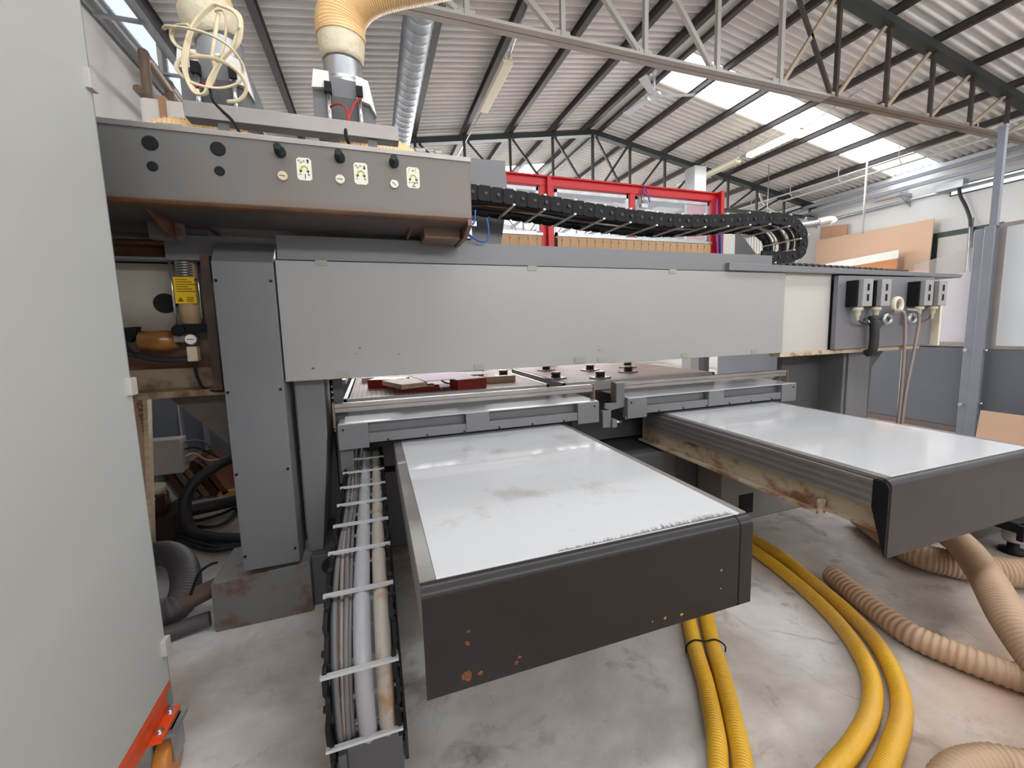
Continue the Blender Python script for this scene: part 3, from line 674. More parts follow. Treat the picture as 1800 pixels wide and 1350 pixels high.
# left column
col = build('column', MB().prism([(2.575, .315), (2.575, 1.965), (2.68, 2.075), (2.86, 2.075), (2.86, .315)], 'x', -.742, -.468), GREYC, g, .004)
for z in (1.87, 1.30, .86, .40):
    for x in (-.727, -.485): build('bolt', MB().cyl((x, 2.567, z), (x, 2.576, z), .007, 8), BLACK, col)
build('column_foot', MB().prism([(-.90, 0), (-.42, 0), (-.42, .30), (-.90, .275)], 'y', 2.575, 2.99), RUSTG, g, .004)
build('column_foot', MB().box(-.42, -.24, 2.63, 4.4, 0, .30), GREYD, g, .004, label='recessed dark foot')
build('leg', MB().prism([(-.44, 0.3), (-.36, .3), (-.29, 1.0), (-.285, 1.34), (-.44, 1.34)], 'y', 2.70, 3.15), GREY, g, .006)
build('leg', MB().prism([(-.44, .2), (-.22, .2), (-.29, .7), (-.29, 1.34), (-.44, 1.34)], 'y', 3.15, 3.35), GREYD, g, .006)
# gantry beam
build('gantry_beam', MB().box(-.45, 4.9, 2.66, 3.35, 1.34, 2.0), GREYD, g, .004)
build('top_tray', MB().box(-.45, 3.02, 2.60, 2.615, 1.985, 2.112).box(-.97, -.45, 2.70, 2.715, 1.985, 2.112).box(-1.35, 3.02, 2.72, 3.45, 1.985, 2.0).box(-1.35, 3.02, 3.44, 3.45, 2.0, 2.10), GREYC, g, .002)
build('front_panel', MB().box(-.461, 3.16, 2.592, 2.604, 1.336, 1.980), WHITEP, g, .002, label='long white front panel')
for x, z, w_, h_ in ((-.33, 1.395, .016, .012), (-.08, 1.50, .010, .010), (.13, 1.455, .007, .009), (1.45, 1.425, .022, .004), (1.484, 1.425, .006, .004), (1.31, 1.93, .005, .004), (-.10, 1.47, .012, .003)):
    build('scuff_mark', MB().box(x, x+w_, 2.5912, 2.5922, z, z+h_), mat('grey scuff', (96, 94, 92), .6), g)
CLIPM = mat('grey panel clip', (146, 146, 134), .5)
for x in (-.27, .95, 2.03): build('panel_clip', MB().box(x, x+.06, 2.588, 2.594, 1.955, 1.985), CLIPM, g)
for x in (-.20, .58, 1.45, 2.15, 2.83): build('panel_clip', MB().box(x, x+.06, 2.588, 2.594, 1.345, 1.375), CLIPM, g)
build('panel_latch', MB().box(1.27, 1.35, 2.586, 2.594, 1.35, 1.385), CLIPM, g)
build('front_panel', MB().box(3.15, 3.73, 2.622, 2.634, 1.32, 1.985), WHITE2, g, .002, label='short white front panel')
build('lower_rail', MB().box(3.15, 4.95, 2.60, 2.70, 1.30, 1.335), CREAMR, g)
# roof lid, right
build('top_lid', MB().prism([(2.55, 1.985), (5.44, 1.972), (5.46, 2.004), (2.55, 2.042)], 'y', 2.56, 3.62), GREYC, g, .003)
mb = MB(); N = 120; vs = []
for i in range(N+1):
    x = 3.6+2.2*i/N; z = 2.150+.018*math.sin(2*math.pi*(x)/.088)-.035*(x-4.2)/1.6
    vs += [(x, 3.18, z), (x, 3.55, z+.02)]
vs += [(a, b, c-.012) for a, b, c in vs]; n2 = 2*(N+1)
mb.add(vs, [(2*i, 2*i+1, 2*i+3, 2*i+2) for i in range(N)]+[(n2+2*i, n2+2*i+2, n2+2*i+3, n2+2*i+1) for i in range(N)]+[(2*i, 2*i+2, n2+2*i+2, n2+2*i) for i in range(N)], True)
build('bellows_roof', mb, STEELD, g)
build('roof_riser', MB().box(3.62, 5.40, 3.22, 3.50, 2.03, 2.10), STEELD, g)
# connector plate
cp = build('connector_plate', MB().box(3.73, 5.03, 2.56, 2.60, 1.34, 1.965), mat('connector plate grey', (116, 116, 122), .45, 0, .08, 3), g, .003)
build('end_flange', MB().box(5.03, 5.06, 2.50, 2.62, 1.33, 1.93), CREAM, g)
for x in (3.90, 4.13, 4.71, 4.91):
    y = 2.43
    sb = build('switch_box', MB().box(x-.075, x+.045, y+.04, 2.56, 1.70, 1.92), BLACK, g, .004)
    build('switch_face', MB().box(x-.06, x+.06, y, y+.04, 1.70, 1.925), WHITEP, sb, .004)
    sl = MB().box(x-.012, x+.012, y-.003, y, 1.83, 1.885).box(x-.012, x+.012, y-.003, y, 1.745, 1.80)
    build('slot', sl, BLACK, sb)
    build('gland', MB().lathe((x-.02, y+.06, 1.70), (0, 0, -1), [(0, .038), (.03, .038), (.032, .024), (.07, .022), (.075, .014), (.12, .012)], 12), CREAM, sb)
build('cable_ring', MB().ringtube([(4.40+.055*math.cos(a*math.pi/12), 2.50, 1.71+.062*math.sin(a*math.pi/12)) for a in range(24)], .016, 10, closed=True, flat=1.6), CREAM, g)
mb = MB()
for x in (4.28, 4.62): mb.ringtube([(x+.05*math.cos(a*math.pi/10), 2.50, 1.585+.038*math.sin(a*math.pi/10)) for a in range(20)], .02, 8, closed=True)
mb.cyl((4.05, 2.52, 1.57), (4.25, 2.52, 1.565), .018, 8)
build('cable_clamp', mb, STEEL, g)
build('cable', MB().tube([(4.09, 2.50, 1.62), (4.11, 2.49, 1.5), (4.12, 2.5, 1.33), (4.12, 2.55, 1.29)], .035, 10), BLACKR, g)
build('cable', MB().tube([(3.90, 2.5, 1.59), (3.98, 2.50, 1.56), (4.08, 2.5, 1.56), (4.18, 2.5, 1.60), (4.30, 2.5, 1.60)], .008, 6), BLACKR, g)
build('cable', MB().tube([(4.32, 2.48, 1.66), (4.40, 2.45, 1.65), (4.441, 2.45, 1.565), (4.456, 2.45, 1.439), (4.463, 2.45, 1.185), (4.461, 2.45, .875), (4.44, 2.45, .5), (4.42, 2.45, .02)], .013, 8), CAB2, g)
build('cable', MB().tube([(4.50, 2.48, 1.67), (4.60, 2.45, 1.65), (4.63, 2.45, 1.58), (4.63, 2.45, 1.50), (4.595, 2.45, 1.281), (4.53, 2.45, .923), (4.50, 2.45, .5), (4.50, 2.45, .02)], .013, 8), CAB2, g)
build('cable', MB().tube([(4.73, 2.5, 1.56), (4.78, 2.5, 1.56), (4.86, 2.5, 1.58), (4.89, 2.49, 1.62)], .008, 6), RUSTY, g)
# right legs
build('leg', MB().box(4.10, 4.46, 2.72, 3.3, 0, 1.30), GREYC, g, .01)
build('leg', MB().box(4.13, 4.24, 2.70, 2.72, 0, 1.30), GREYC, g, .004)
build('leg_web', MB().prism([(3.60, 1.30), (3.60, 1.08), (3.45, 1.0), (3.30, .78), (3.30, .0), (4.12, 0), (4.12, 1.30)], 'y', 2.95, 3.0), GREYD, g)
build('leg_web', MB().prism([(4.46, 0), (4.65, 0), (4.60, .55), (4.62, 1.12), (4.80, 1.30), (4.46, 1.30)], 'y', 2.80, 2.84), GREYD, g)
build('machine_base', MB().box(-.20, 4.4, 3.15, 4.6, 0, .58), GREYD, g, .01)
build('machine_base', MB().box(1.0, 2.22, 2.72, 3.14, 0, .60), GREYD, g, .01)
build('machine_base', MB().box(2.24, 2.56, 2.80, 3.14, 0, .59), GREYD, g, .01)
build('machine_base', MB().box(2.50, 3.48, 2.52, 2.79, 0, .50), mat('base grey', (132, 130, 126), .5), g, .01, label='pale base block with a dark opening')
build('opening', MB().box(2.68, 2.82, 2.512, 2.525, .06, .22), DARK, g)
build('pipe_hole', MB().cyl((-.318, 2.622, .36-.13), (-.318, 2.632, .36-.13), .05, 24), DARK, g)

# left end: lubrication bay
build('bay_panel', MB().box(-1.6, -.76, 2.86, 2.90, 1.36, 1.985), BAYM, g)
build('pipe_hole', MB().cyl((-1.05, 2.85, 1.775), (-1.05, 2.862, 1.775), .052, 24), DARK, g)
SHELFM = mat('rust stained shelf', (150, 132, 110), .5, 0, .12, 3, (88, 52, 28), .9, 4, .48, .6)
build('bay_shelf', MB().box(-1.6, -.76, 2.70, 2.95, 1.275, 1.31).box(-1.6, -.76, 2.84, 2.95, 1.31, 1.42), SHELFM, g, .003)
build('bay_roof', MB().box(-1.6, -.76, 2.80, 2.95, 1.985, 2.10), RUSTY, g)
build('bay_soffit', MB().box(-1.6, -.76, 2.72, 2.86, 2.06, 2.075), RUSTY, g)
build('bay_side', MB().box(-.80, -.76, 2.62, 2.90, 1.31, 2.0), mat('oily dark bay side', (58, 42, 32), .5, 0, .3, 6, (92, 56, 30), .7, 5, .5, .65), g)
build('bay_gusset', MB().prism([(-1.11, 1.275), (-.75, 1.275), (-.75, .86)], 'y', 2.88, 2.92), mat('dusty gusset', (104, 96, 88), .55, 0, .12, 3, (96, 66, 44), .7, 2.5, .46, .62), g)
lu = thing('lubrication_unit', 'oil stained lubrication unit with yellow sticker beside the left column', 'lubrication unit', (-.91, 2.76, 1.6))
build('reservoir', MB().lathe((-.91, 2.775, 1.66), (0, 0, 1), [(0, .052), (.2, .052), (.36, .052)]), OILG, lu)
build('spring', MB().tube([(-.91+.034*math.cos(a*.8), 2.745+.034*math.sin(a*.8), 1.90+.10*a/60) for a in range(61)], .005, 6, 2), STEEL, lu)
build('piston', MB().lathe((-.91, 2.775, 1.885), (0, 0, 1), [(0, .054), (.012, .054)]), RUSTY, lu)
st = build('sticker', MB().box(-.955, -.862, 2.716, 2.719, 1.765, 1.90), YLAB, lu)
ln = MB()
for i in range(6): ln.box(-.945, -.945+.05+.02*((i*7) % 3), 2.7145, 2.716, 1.885-.012*i, 1.889-.012*i)
ln.prism([(-.945, 1.775), (-.918, 1.775), (-.931, 1.797)], 'y', 2.7145, 2.716)
for i in range(3): ln.box(-.905, -.875, 2.7145, 2.716, 1.775+.009*i, 1.779+.009*i)
build('print', ln, mat('brown print', (110, 76, 10), .6), st)
for x in (-.968, -.852): build('tie_rod', MB().cyl((x, 2.735, 1.63), (x, 2.735, 2.03), .006, 8), CHROME, lu)
build('head_block', MB().box(-.99, -.82, 2.72, 2.84, 2.02, 2.05), BLACK, lu, .004)
build('base_block', MB().box(-.975, -.80, 2.71, 2.84, 1.615, 1.655).lathe((-.95, 2.71, 1.625), (0, -1, 0), [(0, .03), (.03, .028)]), BLACK, lu, .004)
build('motor', MB().lathe((-1.14, 2.76, 1.575), (1, 0, 0), [(0, .045), (.005, .053), (.13, .053), (.135, .045), (.16, .04)]), AMBER, lu)
build('motor_plug', MB().prism([(-1.21, 1.645), (-1.14, 1.65), (-1.15, 1.60), (-1.18, 1.57), (-1.205, 1.60)], 'y', 2.74, 2.79), BLACK, lu, .003)
build('valve_block', MB().box(-.98, -.92, 2.71, 2.77, 1.565, 1.60), ALU, lu, .002)
ga = build('pressure_gauge', MB().lathe((-.903, 2.75, 1.578), (0, -1, 0), [(0, .028), (.045, .03), (.05, .027)]), CHROME, lu)
build('dial', MB().cyl((-.903, 2.698, 1.578), (-.903, 2.6965, 1.578), .025, 20), PAPER, ga)
build('needle', MB().box(-.918, -.888, 2.695, 2.6965, 1.5765, 1.5795), INK, ga)
build('filter_cup', MB().box(-.935, -.888, 2.72, 2.77, 1.46, 1.54), DIAL, lu, .006)
build('outlet_tube', MB().tube([(-.912, 2.745, 1.46), (-.91, 2.74, 1.41), (-.905, 2.74, 1.37)], .008, 8).tube([(-.905, 2.74, 1.37), (-.88, 2.72, 1.32), (-.83, 2.70, 1.30), (-.76, 2.66, 1.30)], .006, 8), BLACK, lu)
build('oil_hose', MB().tube([(-1.25, 2.78, 1.53), (-1.15, 2.75, 1.50), (-1.05, 2.74, 1.475), (-.93, 2.74, 1.47)], .016, 10), BLACKR, lu)
build('wire', MB().tube([(-1.20, 2.75, 1.61), (-1.19, 2.74, 1.55), (-1.15, 2.74, 1.50), (-1.1, 2.75, 1.49)], .006, 6), BLACK, lu)

# machining head carriage (moves along the gantry)
h = thing('machining_unit', 'wide grey head beam with round knobs and gauges above the left column', 'machine head', (-.4, 2.5, 2.12))
prof = [(2.2, 2.155), (2.2, 2.435), (2.24, 2.445), (3.0, 2.445), (3.0, 2.40), (2.25, 2.40), (2.215, 2.16), (2.26, 2.14), (2.62, 2.13), (2.62, 2.12), (2.25, 2.125)]
build('cover', MB().prism([(2.2, 2.15), (2.2, 2.435), (3.0, 2.445), (3.0, 2.15)], 'x', -1.45, .512), HEADM, h, .006)
build('rusty_lip', MB().prism([(2.201, 2.152), (2.206, 2.140), (2.22, 2.134), (2.25, 2.134), (2.25, 2.149)], 'x', -1.45, .510), mat('rust film', (104, 66, 38), .55, 0, .3, 5, (60, 46, 38), .8, 3, .45, .6), h, .003)
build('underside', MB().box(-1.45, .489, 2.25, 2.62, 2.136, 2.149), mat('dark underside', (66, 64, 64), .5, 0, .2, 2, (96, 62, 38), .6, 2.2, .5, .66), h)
build('end_plate', MB().prism([(2.202, 2.12), (2.202, 2.149), (2.59, 2.149), (2.59, 2.08), (2.34, 2.08)], 'x', .490, .512), HEADM, h)
build('top_trim', MB().box(-1.45, .515, 2.195, 2.23, 2.425, 2.448), ALUW, h, .002)
for x, zb in ((-.875, 2.06), (.215, 2.116)):
    build('gusset', MB().prism([(2.26, 2.149), (2.59, 2.149), (2.59, zb), (2.50, zb)], 'x', x, x+.012), RUSTY, h)
build('lower_box', MB().box(.29, .485, 2.38, 2.58, 2.085, 2.149), HEADM, h, .004)
build('underside_box', MB().box(-1.45, -.78, 2.72, 2.95, 2.118, 2.149), GREYD, h)
build('mounting_block', MB().box(-.97, -.84, 2.55, 2.60, 2.06, 2.149), RUSTG, h)
for x, z in ((-.795, 2.370), (-.564, 2.373)): build('round_cap', MB().lathe((x, 2.2, z), (0, -1, 0), [(0, .028), (.003, .028), (.004, .024)]), BLACK, h)
for x, z in ((-.796, 2.281), (-.566, 2.284)): build('round_cap', MB().lathe((x, 2.2, z), (0, -1, 0), [(0, .019), (.003, .019), (.004, .016)]), BLACK, h)
for i, (x, z) in enumerate(((-.331, 2.383), (-.092, 2.384), (.144, 2.385))):
    kn = build('knob', MB().lathe((x, 2.2, z), (-.05, -1, .06), [(0, .022), (.02, .022), (.022, .017), (.06, .016), (.065, .013)]), TEALC, h)
for i, (x, z) in enumerate(((-.331, 2.284), (-.098, 2.29), (.139, 2.289))):
    dl = build('gauge', MB().lathe((x, 2.2, z), (0, -1, 0), [(0, .020), (.008, .020), (.009, .017)]), [DIAL, LABEL, CHROME][i], h)
    build('gauge_face', MB().cyl((x, 2.1915, z), (x, 2.1900, z), .0165, 20), [DIAL, LABEL, LABEL][i], dl)
    r = Matrix.Rotation([.1, .05, .6][i], 3, 'Y')
    build('needle', MB().box(x-.011, x+.011, 2.1885, 2.1900, z-.0012, z+.0012, rot=r), INK, dl)
for i, (x, z) in enumerate(((-.243, 2.322), (-.007, 2.324), (.229, 2.327))):
    y = 2.2; w_, hh, c = .030, .048, .009
    oct_ = [(x-w_+c, z-hh), (x+w_-c, z-hh), (x+w_, z-hh+c), (x+w_, z+hh-c), (x+w_-c, z+hh), (x-w_+c, z+hh), (x-w_, z+hh-c), (x-w_, z-hh+c)]
    lb = build('label_plate', MB().prism(oct_, 'y', y-.0015, y), LABEL, h)
    arc = MB()
    zc = z-.006
    q = [(x+.017*math.cos(a*math.pi/12), zc+.021*math.sin(a*math.pi/12)) for a in range(13)]
    q += [(x+.011*math.cos(a*math.pi/12), zc+.014*math.sin(a*math.pi/12)) for a in range(12, -1, -1)]
    for a in range(12): arc.prism([q[a], q[a+1], q[24-a], q[25-a]], 'y', y-.0022, y-.0015)
    build('arc_print', arc, LIME, lb)
    ar = MB()
    for s_ in (-1, 1): ar.prism([(x+s_*.021, zc), (x+s_*.007, zc), (x+s_*.016, zc-.012)], 'y', y-.0024, y-.0015)
    ar.box(x-.022, x-.012, y-.0024, y-.0015, z-.0245, z-.0225)
    ar.box(x+.012, x+.022, y-.0024, y-.0015, z-.0245, z-.0225).box(x+.016, x+.018, y-.0024, y-.0015, z-.0285, z-.0185)
    if i < 2:
        for dx, dz in ((-.02, .034), (-.011, .027), (0, .034)): ar.ringtube([(x+dx+.0035*math.cos(k_*math.pi/5), y-.002, z+dz+.0035*math.sin(k_*math.pi/5)) for k_ in range(10)], .0008, 6, closed=True)
        s_ = 1 if i == 0 else -1
        ar.box(x+.013, x+.019, y-.0024, y-.0015, z+.026, z+.036).prism([(x+.009, z+.031+.005*s_), (x+.023, z+.031+.005*s_), (x+.016, z+.031+.013*s_)], 'y', y-.0024, y-.0015)
    else:
        for dx, s_ in ((-.015, 1), (.015, -1)):
            ar.box(x+dx-.004, x+dx-.003, y-.0024, y-.0015, z+.022, z+.042).box(x+dx-.004, x+dx+.004, y-.0024, y-.0015, z+.041, z+.042)
        ar.box(x-.005, x+.005, y-.0024, y-.0015, z+.030, z+.034)
    build('symbol_print', ar, INK, lb)
    if i != 1: text('lettering', '1' if i == 0 else 'Z', (x+.002, y-.002, z-.033), FRONT, .030, INK, lb)
# end plate of the head behind the chain
build('rear_plate', MB().prism([(.40, 2.78), (.975, 2.79), (.985, 2.55), (.925, 2.20), (.91, 2.118), (.40, 2.118)], 'y', 3.08, 3.12), GREYC, h)
build('rear_box', MB().box(.1, .56, 2.7, 3.08, 2.13, 2.42), GREYD, h)
build('bracket', MB().box(.55, .66, 2.72, 2.80, 2.24, 2.27).box(.53, .59, 2.56, 2.62, 2.13, 2.19), STEEL, h)
build('blue_tube', MB().tube([(.621, 2.58, 2.30), (.61, 2.57, 2.23), (.58, 2.55, 2.20), (.545, 2.55, 2.185), (.57, 2.55, 2.15), (.62, 2.55, 2.12), (.66, 2.55, 2.112), (.687, 2.55, 2.136), (.69, 2.55, 2.195), (.680, 2.55, 2.25)], .006, 8), BLUEW, h)
# valve bits on top
vb = MB().lathe((-1.06, 2.6, 2.57), (1, 0, .05), [(0, .03), (.06, .032), (.08, .02), (.14, .02)]).box(-.90, -.80, 2.58, 2.64, 2.445, 2.60).box(-1.04, -.98, 2.58, 2.62, 2.445, 2.57)
build('air_valve', vb, STEEL, h)
build('air_valve', MB().box(.26, .47, 2.60, 2.75, 2.445, 2.60).cyl((.29, 2.62, 2.61), (.35, 2.62, 2.615), .022, 10).cyl((.40, 2.62, 2.61), (.44, 2.62, 2.615), .022, 10), ALUW, h, .003)
# aluminium wireway bar on two stalks
build('wireway', MB().box(-.713, .183, 2.34, 2.36, 2.545, 2.612).box(-.713, .183, 2.36, 2.42, 2.545, 2.552), ALUW, h, .002)
for x in (-.575, .057): build('stalk', MB().box(x-.022, x+.022, 2.36, 2.375, 2.44, 2.56), GREYC, h)
# cable and strap bundles
t = thing('strap_coil', 'tangled coil of cream strap hanging in front of the left dust hood', 'strap', (-.6, 2.4, 2.66))
LA = [(-.591, 3.047), (-.669, 2.945), (-.713, 2.815), (-.711, 2.733), (-.685, 2.672), (-.647, 2.677), (-.625, 2.734), (-.58, 2.814), (-.51, 2.91), (-.481, 2.987), (-.499, 3.037), (-.547, 3.054)]
mb = MB()
for j in range(3): mb.tube([(x+.007*j-.004*(k_ % 2)*j, 2.40+.006*j, z+.004*j) for k_, (x, z) in enumerate(LA)], .009, 8, 6, closed=True, flat=.6)
build('loop', mb, STRAP, t)
LB = [(-.679, 2.4, 2.952), (-.737, 2.45, 2.968), (-.777, 2.5, 2.956), (-.76, 2.5, 2.911), (-.697, 2.5, 2.888), (-.606, 2.45, 2.861), (-.53, 2.4, 2.876), (-.491, 2.38, 2.949), (-.471, 2.35, 2.958)]
LB2 = [(-.777, 2.42, 2.93), (-.75, 2.37, 2.915), (-.707, 2.35, 2.907), (-.661, 2.33, 2.898), (-.589, 2.33, 2.889), (-.518, 2.33, 2.856), (-.486, 2.36, 2.82), (-.487, 2.4, 2.793), (-.502, 2.4, 2.748), (-.578, 2.4, 2.709), (-.66, 2.4, 2.708), (-.722, 2.42, 2.741), (-.756, 2.45, 2.799), (-.717, 2.45, 2.839), (-.616, 2.4, 2.831), (-.532, 2.36, 2.794), (-.481, 2.36, 2.745), (-.479, 2.38, 2.698), (-.515, 2.4, 2.666), (-.566, 2.42, 2.661)]
LE = [(-.565, 2.42, 3.036), (-.588, 2.42, 2.937), (-.607, 2.42, 2.844), (-.601, 2.42, 2.797), (-.633, 2.42, 2.713)]
LE2 = [(-.587, 2.45, 3.06), (-.553, 2.45, 3.066), (-.547, 2.45, 3.0), (-.57, 2.45, 2.898), (-.598, 2.45, 2.832), (-.636, 2.42, 2.70)]
for P in (LB, LB2, LE, LE2): build('loop', MB().tube(P, .009, 8, 6, flat=.6), STRAP, t)
solo('cable', MB().tube([(-.625, 2.41, 2.70), (-.604, 2.35, 2.629), (-.57, 2.34, 2.586), (-.53, 2.33, 2.543), (-.487, 2.3, 2.45)], .006, 8), BLACK, 'thin black cable running from the strap coil down to the head', 'cable')

# dust hoods with collars, tape and hoses
def hood(xc, label, w_=.165):
    t = thing('dust_hood', label, 'dust hood', (xc, 2.95, 2.46), 'dust hoods on the machine head')
    z0, z1, z2, y0, y1 = 2.755, 2.95, 3.045, 2.80, 3.06
    for s_ in (-1, 1): build('support', MB().box(xc+s_*(w_-.02)-.012, xc+s_*(w_-.02)+.012, 3.03, 3.055, 2.44, 2.78), GREYD, t)
    build('hood_body', MB().prism([(xc-w_, z0), (xc+w_, z0), (xc+w_, z1-.03), (xc+w_*.8, z2-.02), (xc-w_*.92, z2), (xc-w_, z1)], 'y', y0, y1), GREYC, t, .004)
    build('glare_cheek', MB().prism([(xc-w_, z1), (xc-w_*.92, z2), (xc-w_*.45, z2), (xc-w_*.45, z1+.01)], 'y', y0-.035, y0), PAPER, t)  # skylight glare on the hood facets, painted as white pieces
    mb = MB().prism([(xc+w_*1.02, z1-.11), (xc+w_*.8, z2-.02), (xc+w_*.4, z2), (xc+w_*.4, z1-.03), (xc+w_*.82, z1-.05)], 'y', y0-.035, y0)
    build('glare_cheek', mb, PAPER, t)
    build('recess', MB().box(xc-w_*.42, xc+w_*.42, y0-.008, y0, z0, z1-.02), GREYD, t)
    for s_ in (-1, 1):
        x = xc+s_*w_*.5
        cy = build('pneumatic_cylinder', MB().cyl((x, y0-.03, 2.72), (x, y0-.03, 2.93), .013, 10), CHROME, t)
        build('cylinder_head', MB().box(x-.018, x+.018, y0-.05, y0-.01, 2.93, 2.985), BLACK, cy)
    build('collar', MB().ringtube([(xc, 2.93, 2.93+.01*i) for i in range(26)], [.108+(.004 if i in (12, 13) else 0)+(-.001*i if False else 0) for i in range(26)], 28), STEEL, t)
    return t
hood(-.07, 'grey dust hood with a round steel collar, right one above the head')
hood(-.69, 'grey dust hood behind the strap coil, left one above the head')
for lab, P in (('red cable curling from the right hood down to the wireway', [(-.149, 2.76, 2.854), (-.112, 2.72, 2.855), (-.075, 2.66, 2.825), (-.055, 2.58, 2.762), (-.052, 2.5, 2.675)]),
               ('red cable from the right cylinder head to the wireway', [(.013, 2.76, 2.923), (-.016, 2.7, 2.865), (-.044, 2.6, 2.756), (-.052, 2.5, 2.675)])):
    solo('cable', MB().tube(P, .0055, 8), REDC, lab, 'cable')
solo('cable', MB().tube([(-.052, 2.5, 2.675), (-.056, 2.42, 2.62), (-.064, 2.33, 2.557), (-.055, 2.31, 2.50), (-.02, 2.36, 2.452)], .008, 8), BLACK, 'black cable continuing from the red cables over the wireway', 'cable')
solo('cable', MB().tube([(-.78, 2.76, 2.86), (-.70, 2.72, 2.88), (-.64, 2.55, 2.80), (-.63, 2.45, 2.73)], .005, 8), REDC, 'red cable behind the cream strap coil', 'cable')
solo('tape_wrap', MB().lathe((-.07, 2.93, 3.185), (0, 0, 1), [(0, .112), (.03, .12), (.08, .128), (.13, .132), (.16, .128)]), TAPE, 'wrinkled cream tape joining the right collar to its hose', 'tape')
solo('tape_wrap', MB().lathe((-.70, 2.93, 3.185), (-.25, 0, 1), [(0, .112), (.04, .124), (.09, .136), (.14, .14), (.16, .134)]), TAPE, 'wrinkled cream tape joining the left collar to its hose', 'tape')
hose('flexible_hose', [(-.07, 2.93, 3.31), (-.068, 2.93, 3.40), (-.03, 2.92, 3.50), (.06, 2.90, 3.585), (.2, 2.88, 3.65), (.45, 2.85, 3.73), (.8, 2.8, 3.84), (1.3, 2.75, 3.98), (1.9, 2.7, 4.1)], .135, HOSEO, 'thick orange ribbed hose bending right above the right hood', ribbed=(.03, .017))
hose('flexible_hose', [(-.735, 2.93, 3.33), (-.76, 2.92, 3.42), (-.82, 2.9, 3.55), (-.92, 2.88, 3.7), (-1.05, 2.85, 3.9)], .13, HOSEO, 'thick orange ribbed hose above the left hood', ribbed=(.03, .017))
hose('flexible_hose', [(-1.13, 2.95, 2.42), (-1.11, 2.95, 2.60), (-.98, 2.94, 2.685), (-.81, 2.93, 2.69), (-.66, 2.93, 2.68), (-.54, 2.93, 2.60), (-.50, 2.94, 2.42)], .075, HOSEO, 'orange ribbed hose lying behind the left end of the head', ribbed=(.05, .02))
hose('flexible_hose', [(-.22, 2.95, 2.52), (-.16, 2.94, 2.62), (-.04, 2.93, 2.67), (.10, 2.93, 2.69), (.22, 2.93, 2.69), (.31, 2.94, 2.62), (.35, 2.95, 2.44)], .085, HOSEO, 'orange ribbed hose curving behind the right end of the head', ribbed=(.05, .02))

# ------------------------------------------------------------------ energy chains
def chain(name, label, path, place, width, hgt, rung_at, rm, tubes, loc):
    """path: 2-D profile of the chain centre line; place(u, v, w) -> world, w across the width"""
    t = thing(name, label, 'cable chain', loc)
    P = resample(catmull([(a, b, 0) for a, b in path], 10), .0115)
    def frame(i):
        d = (P[min(i+1, len(P)-1)]-P[max(i-1, 0)]).normalized(); return P[i], Vector((-d.y, d.x, 0))
    for w_ in (0, width-.014):
        mb = MB(); vs = []; fs = []
        for i in range(len(P)):
            c, n = frame(i); hh = hgt/2*(1.0 if (i % 7) not in (0,) else .82)
            for e in (-hh, hh):
                for ww in (w_, w_+.014): vs.append(place(c.x+n.x*e, c.y+n.y*e, ww+(.003 if (i//7) % 2 else -.003)))
        for i in range(len(P)-1):
            a = 4*i; b = a+4
            fs += [(a, a+1, b+1, b), (a+2, b+2, b+3, a+3), (a, b, b+2, a+2), (a+1, a+3, b+3, b+1)]
        fs += [(0, 2, 3, 1), tuple(4*(len(P)-1)+k_ for k_ in (0, 1, 3, 2))]
        mb.add(vs, fs); sp = build('side_links', mb, BLACK, t)
        for i in range(4, len(P)-1, 7):
            c, n = frame(i)
            w2 = w_-.007 if w_ == 0 else w_+.021
            a = Vector(place(c.x, c.y, w_+.007)); b = Vector(place(c.x, c.y, w2)); build('pin', MB().cyl(a, b, .011, 8), mat('pin black', (14, 14, 15), .4), sp)
    L = [0]
    for a, b in zip(P, P[1:]): L.append(L[-1]+(b-a).length)
    for s_ in rung_at(L[-1]):
        i = min(range(len(L)), key=lambda k_: abs(L[k_]-s_)); c, n = frame(i)
        for e in (-1, 1):
            a = Vector(place(c.x+n.x*e*hgt/2, c.y+n.y*e*hgt/2, 0)); b = Vector(place(c.x+n.x*e*hgt/2, c.y+n.y*e*hgt/2, width+.004))
            a = Vector(place(c.x+n.x*e*hgt/2, c.y+n.y*e*hgt/2, -.008))
            build('rung', MB().bar(a, b, .016, .010), rm, t)
    for off, w_, r, m_, wob in tubes:
        mb = MB(); pts = []
        for i in range(0, len(P), 3):
            c, n = frame(i); o = off+wob*.5*math.sin(i*.11+w_*90)
            pts.append(place(c.x+n.x*o, c.y+n.y*o, w_+wob*math.sin(i*.07+w_*50)))
        mb.ringtube(pts, r, 10); build('hose' if r > .02 else 'cable', mb, m_, t)
    return t
chain('energy_chain', 'long black cable chain running right from the head along the gantry top',
      [(.50, 2.430), (.8, 2.418), (1.27, 2.385), (1.75, 2.352), (2.2, 2.345), (2.6, 2.372), (2.95, 2.405), (3.2, 2.412), (3.35, 2.37), (3.425, 2.27), (3.40, 2.17), (3.29, 2.122), (3.15, 2.114), (2.97, 2.112)],
      lambda u, v, w_: (u, 2.65+w_, v), .36, .092,
      lambda L: [.39+.215*i for i in range(20) if .39+.215*i < L-.05], PIPEW,
      [(0, .06, .014, RUSTY, .008), (0, .12, .018, BLACKR, .006), (0, .18, .02, BLACKR, .008), (0, .23, .014, RUSTY, .01), (0, .27, .008, PIPEW, .006), (0, .31, .016, BLACKR, .006)], (2, 2.8, 2.07))
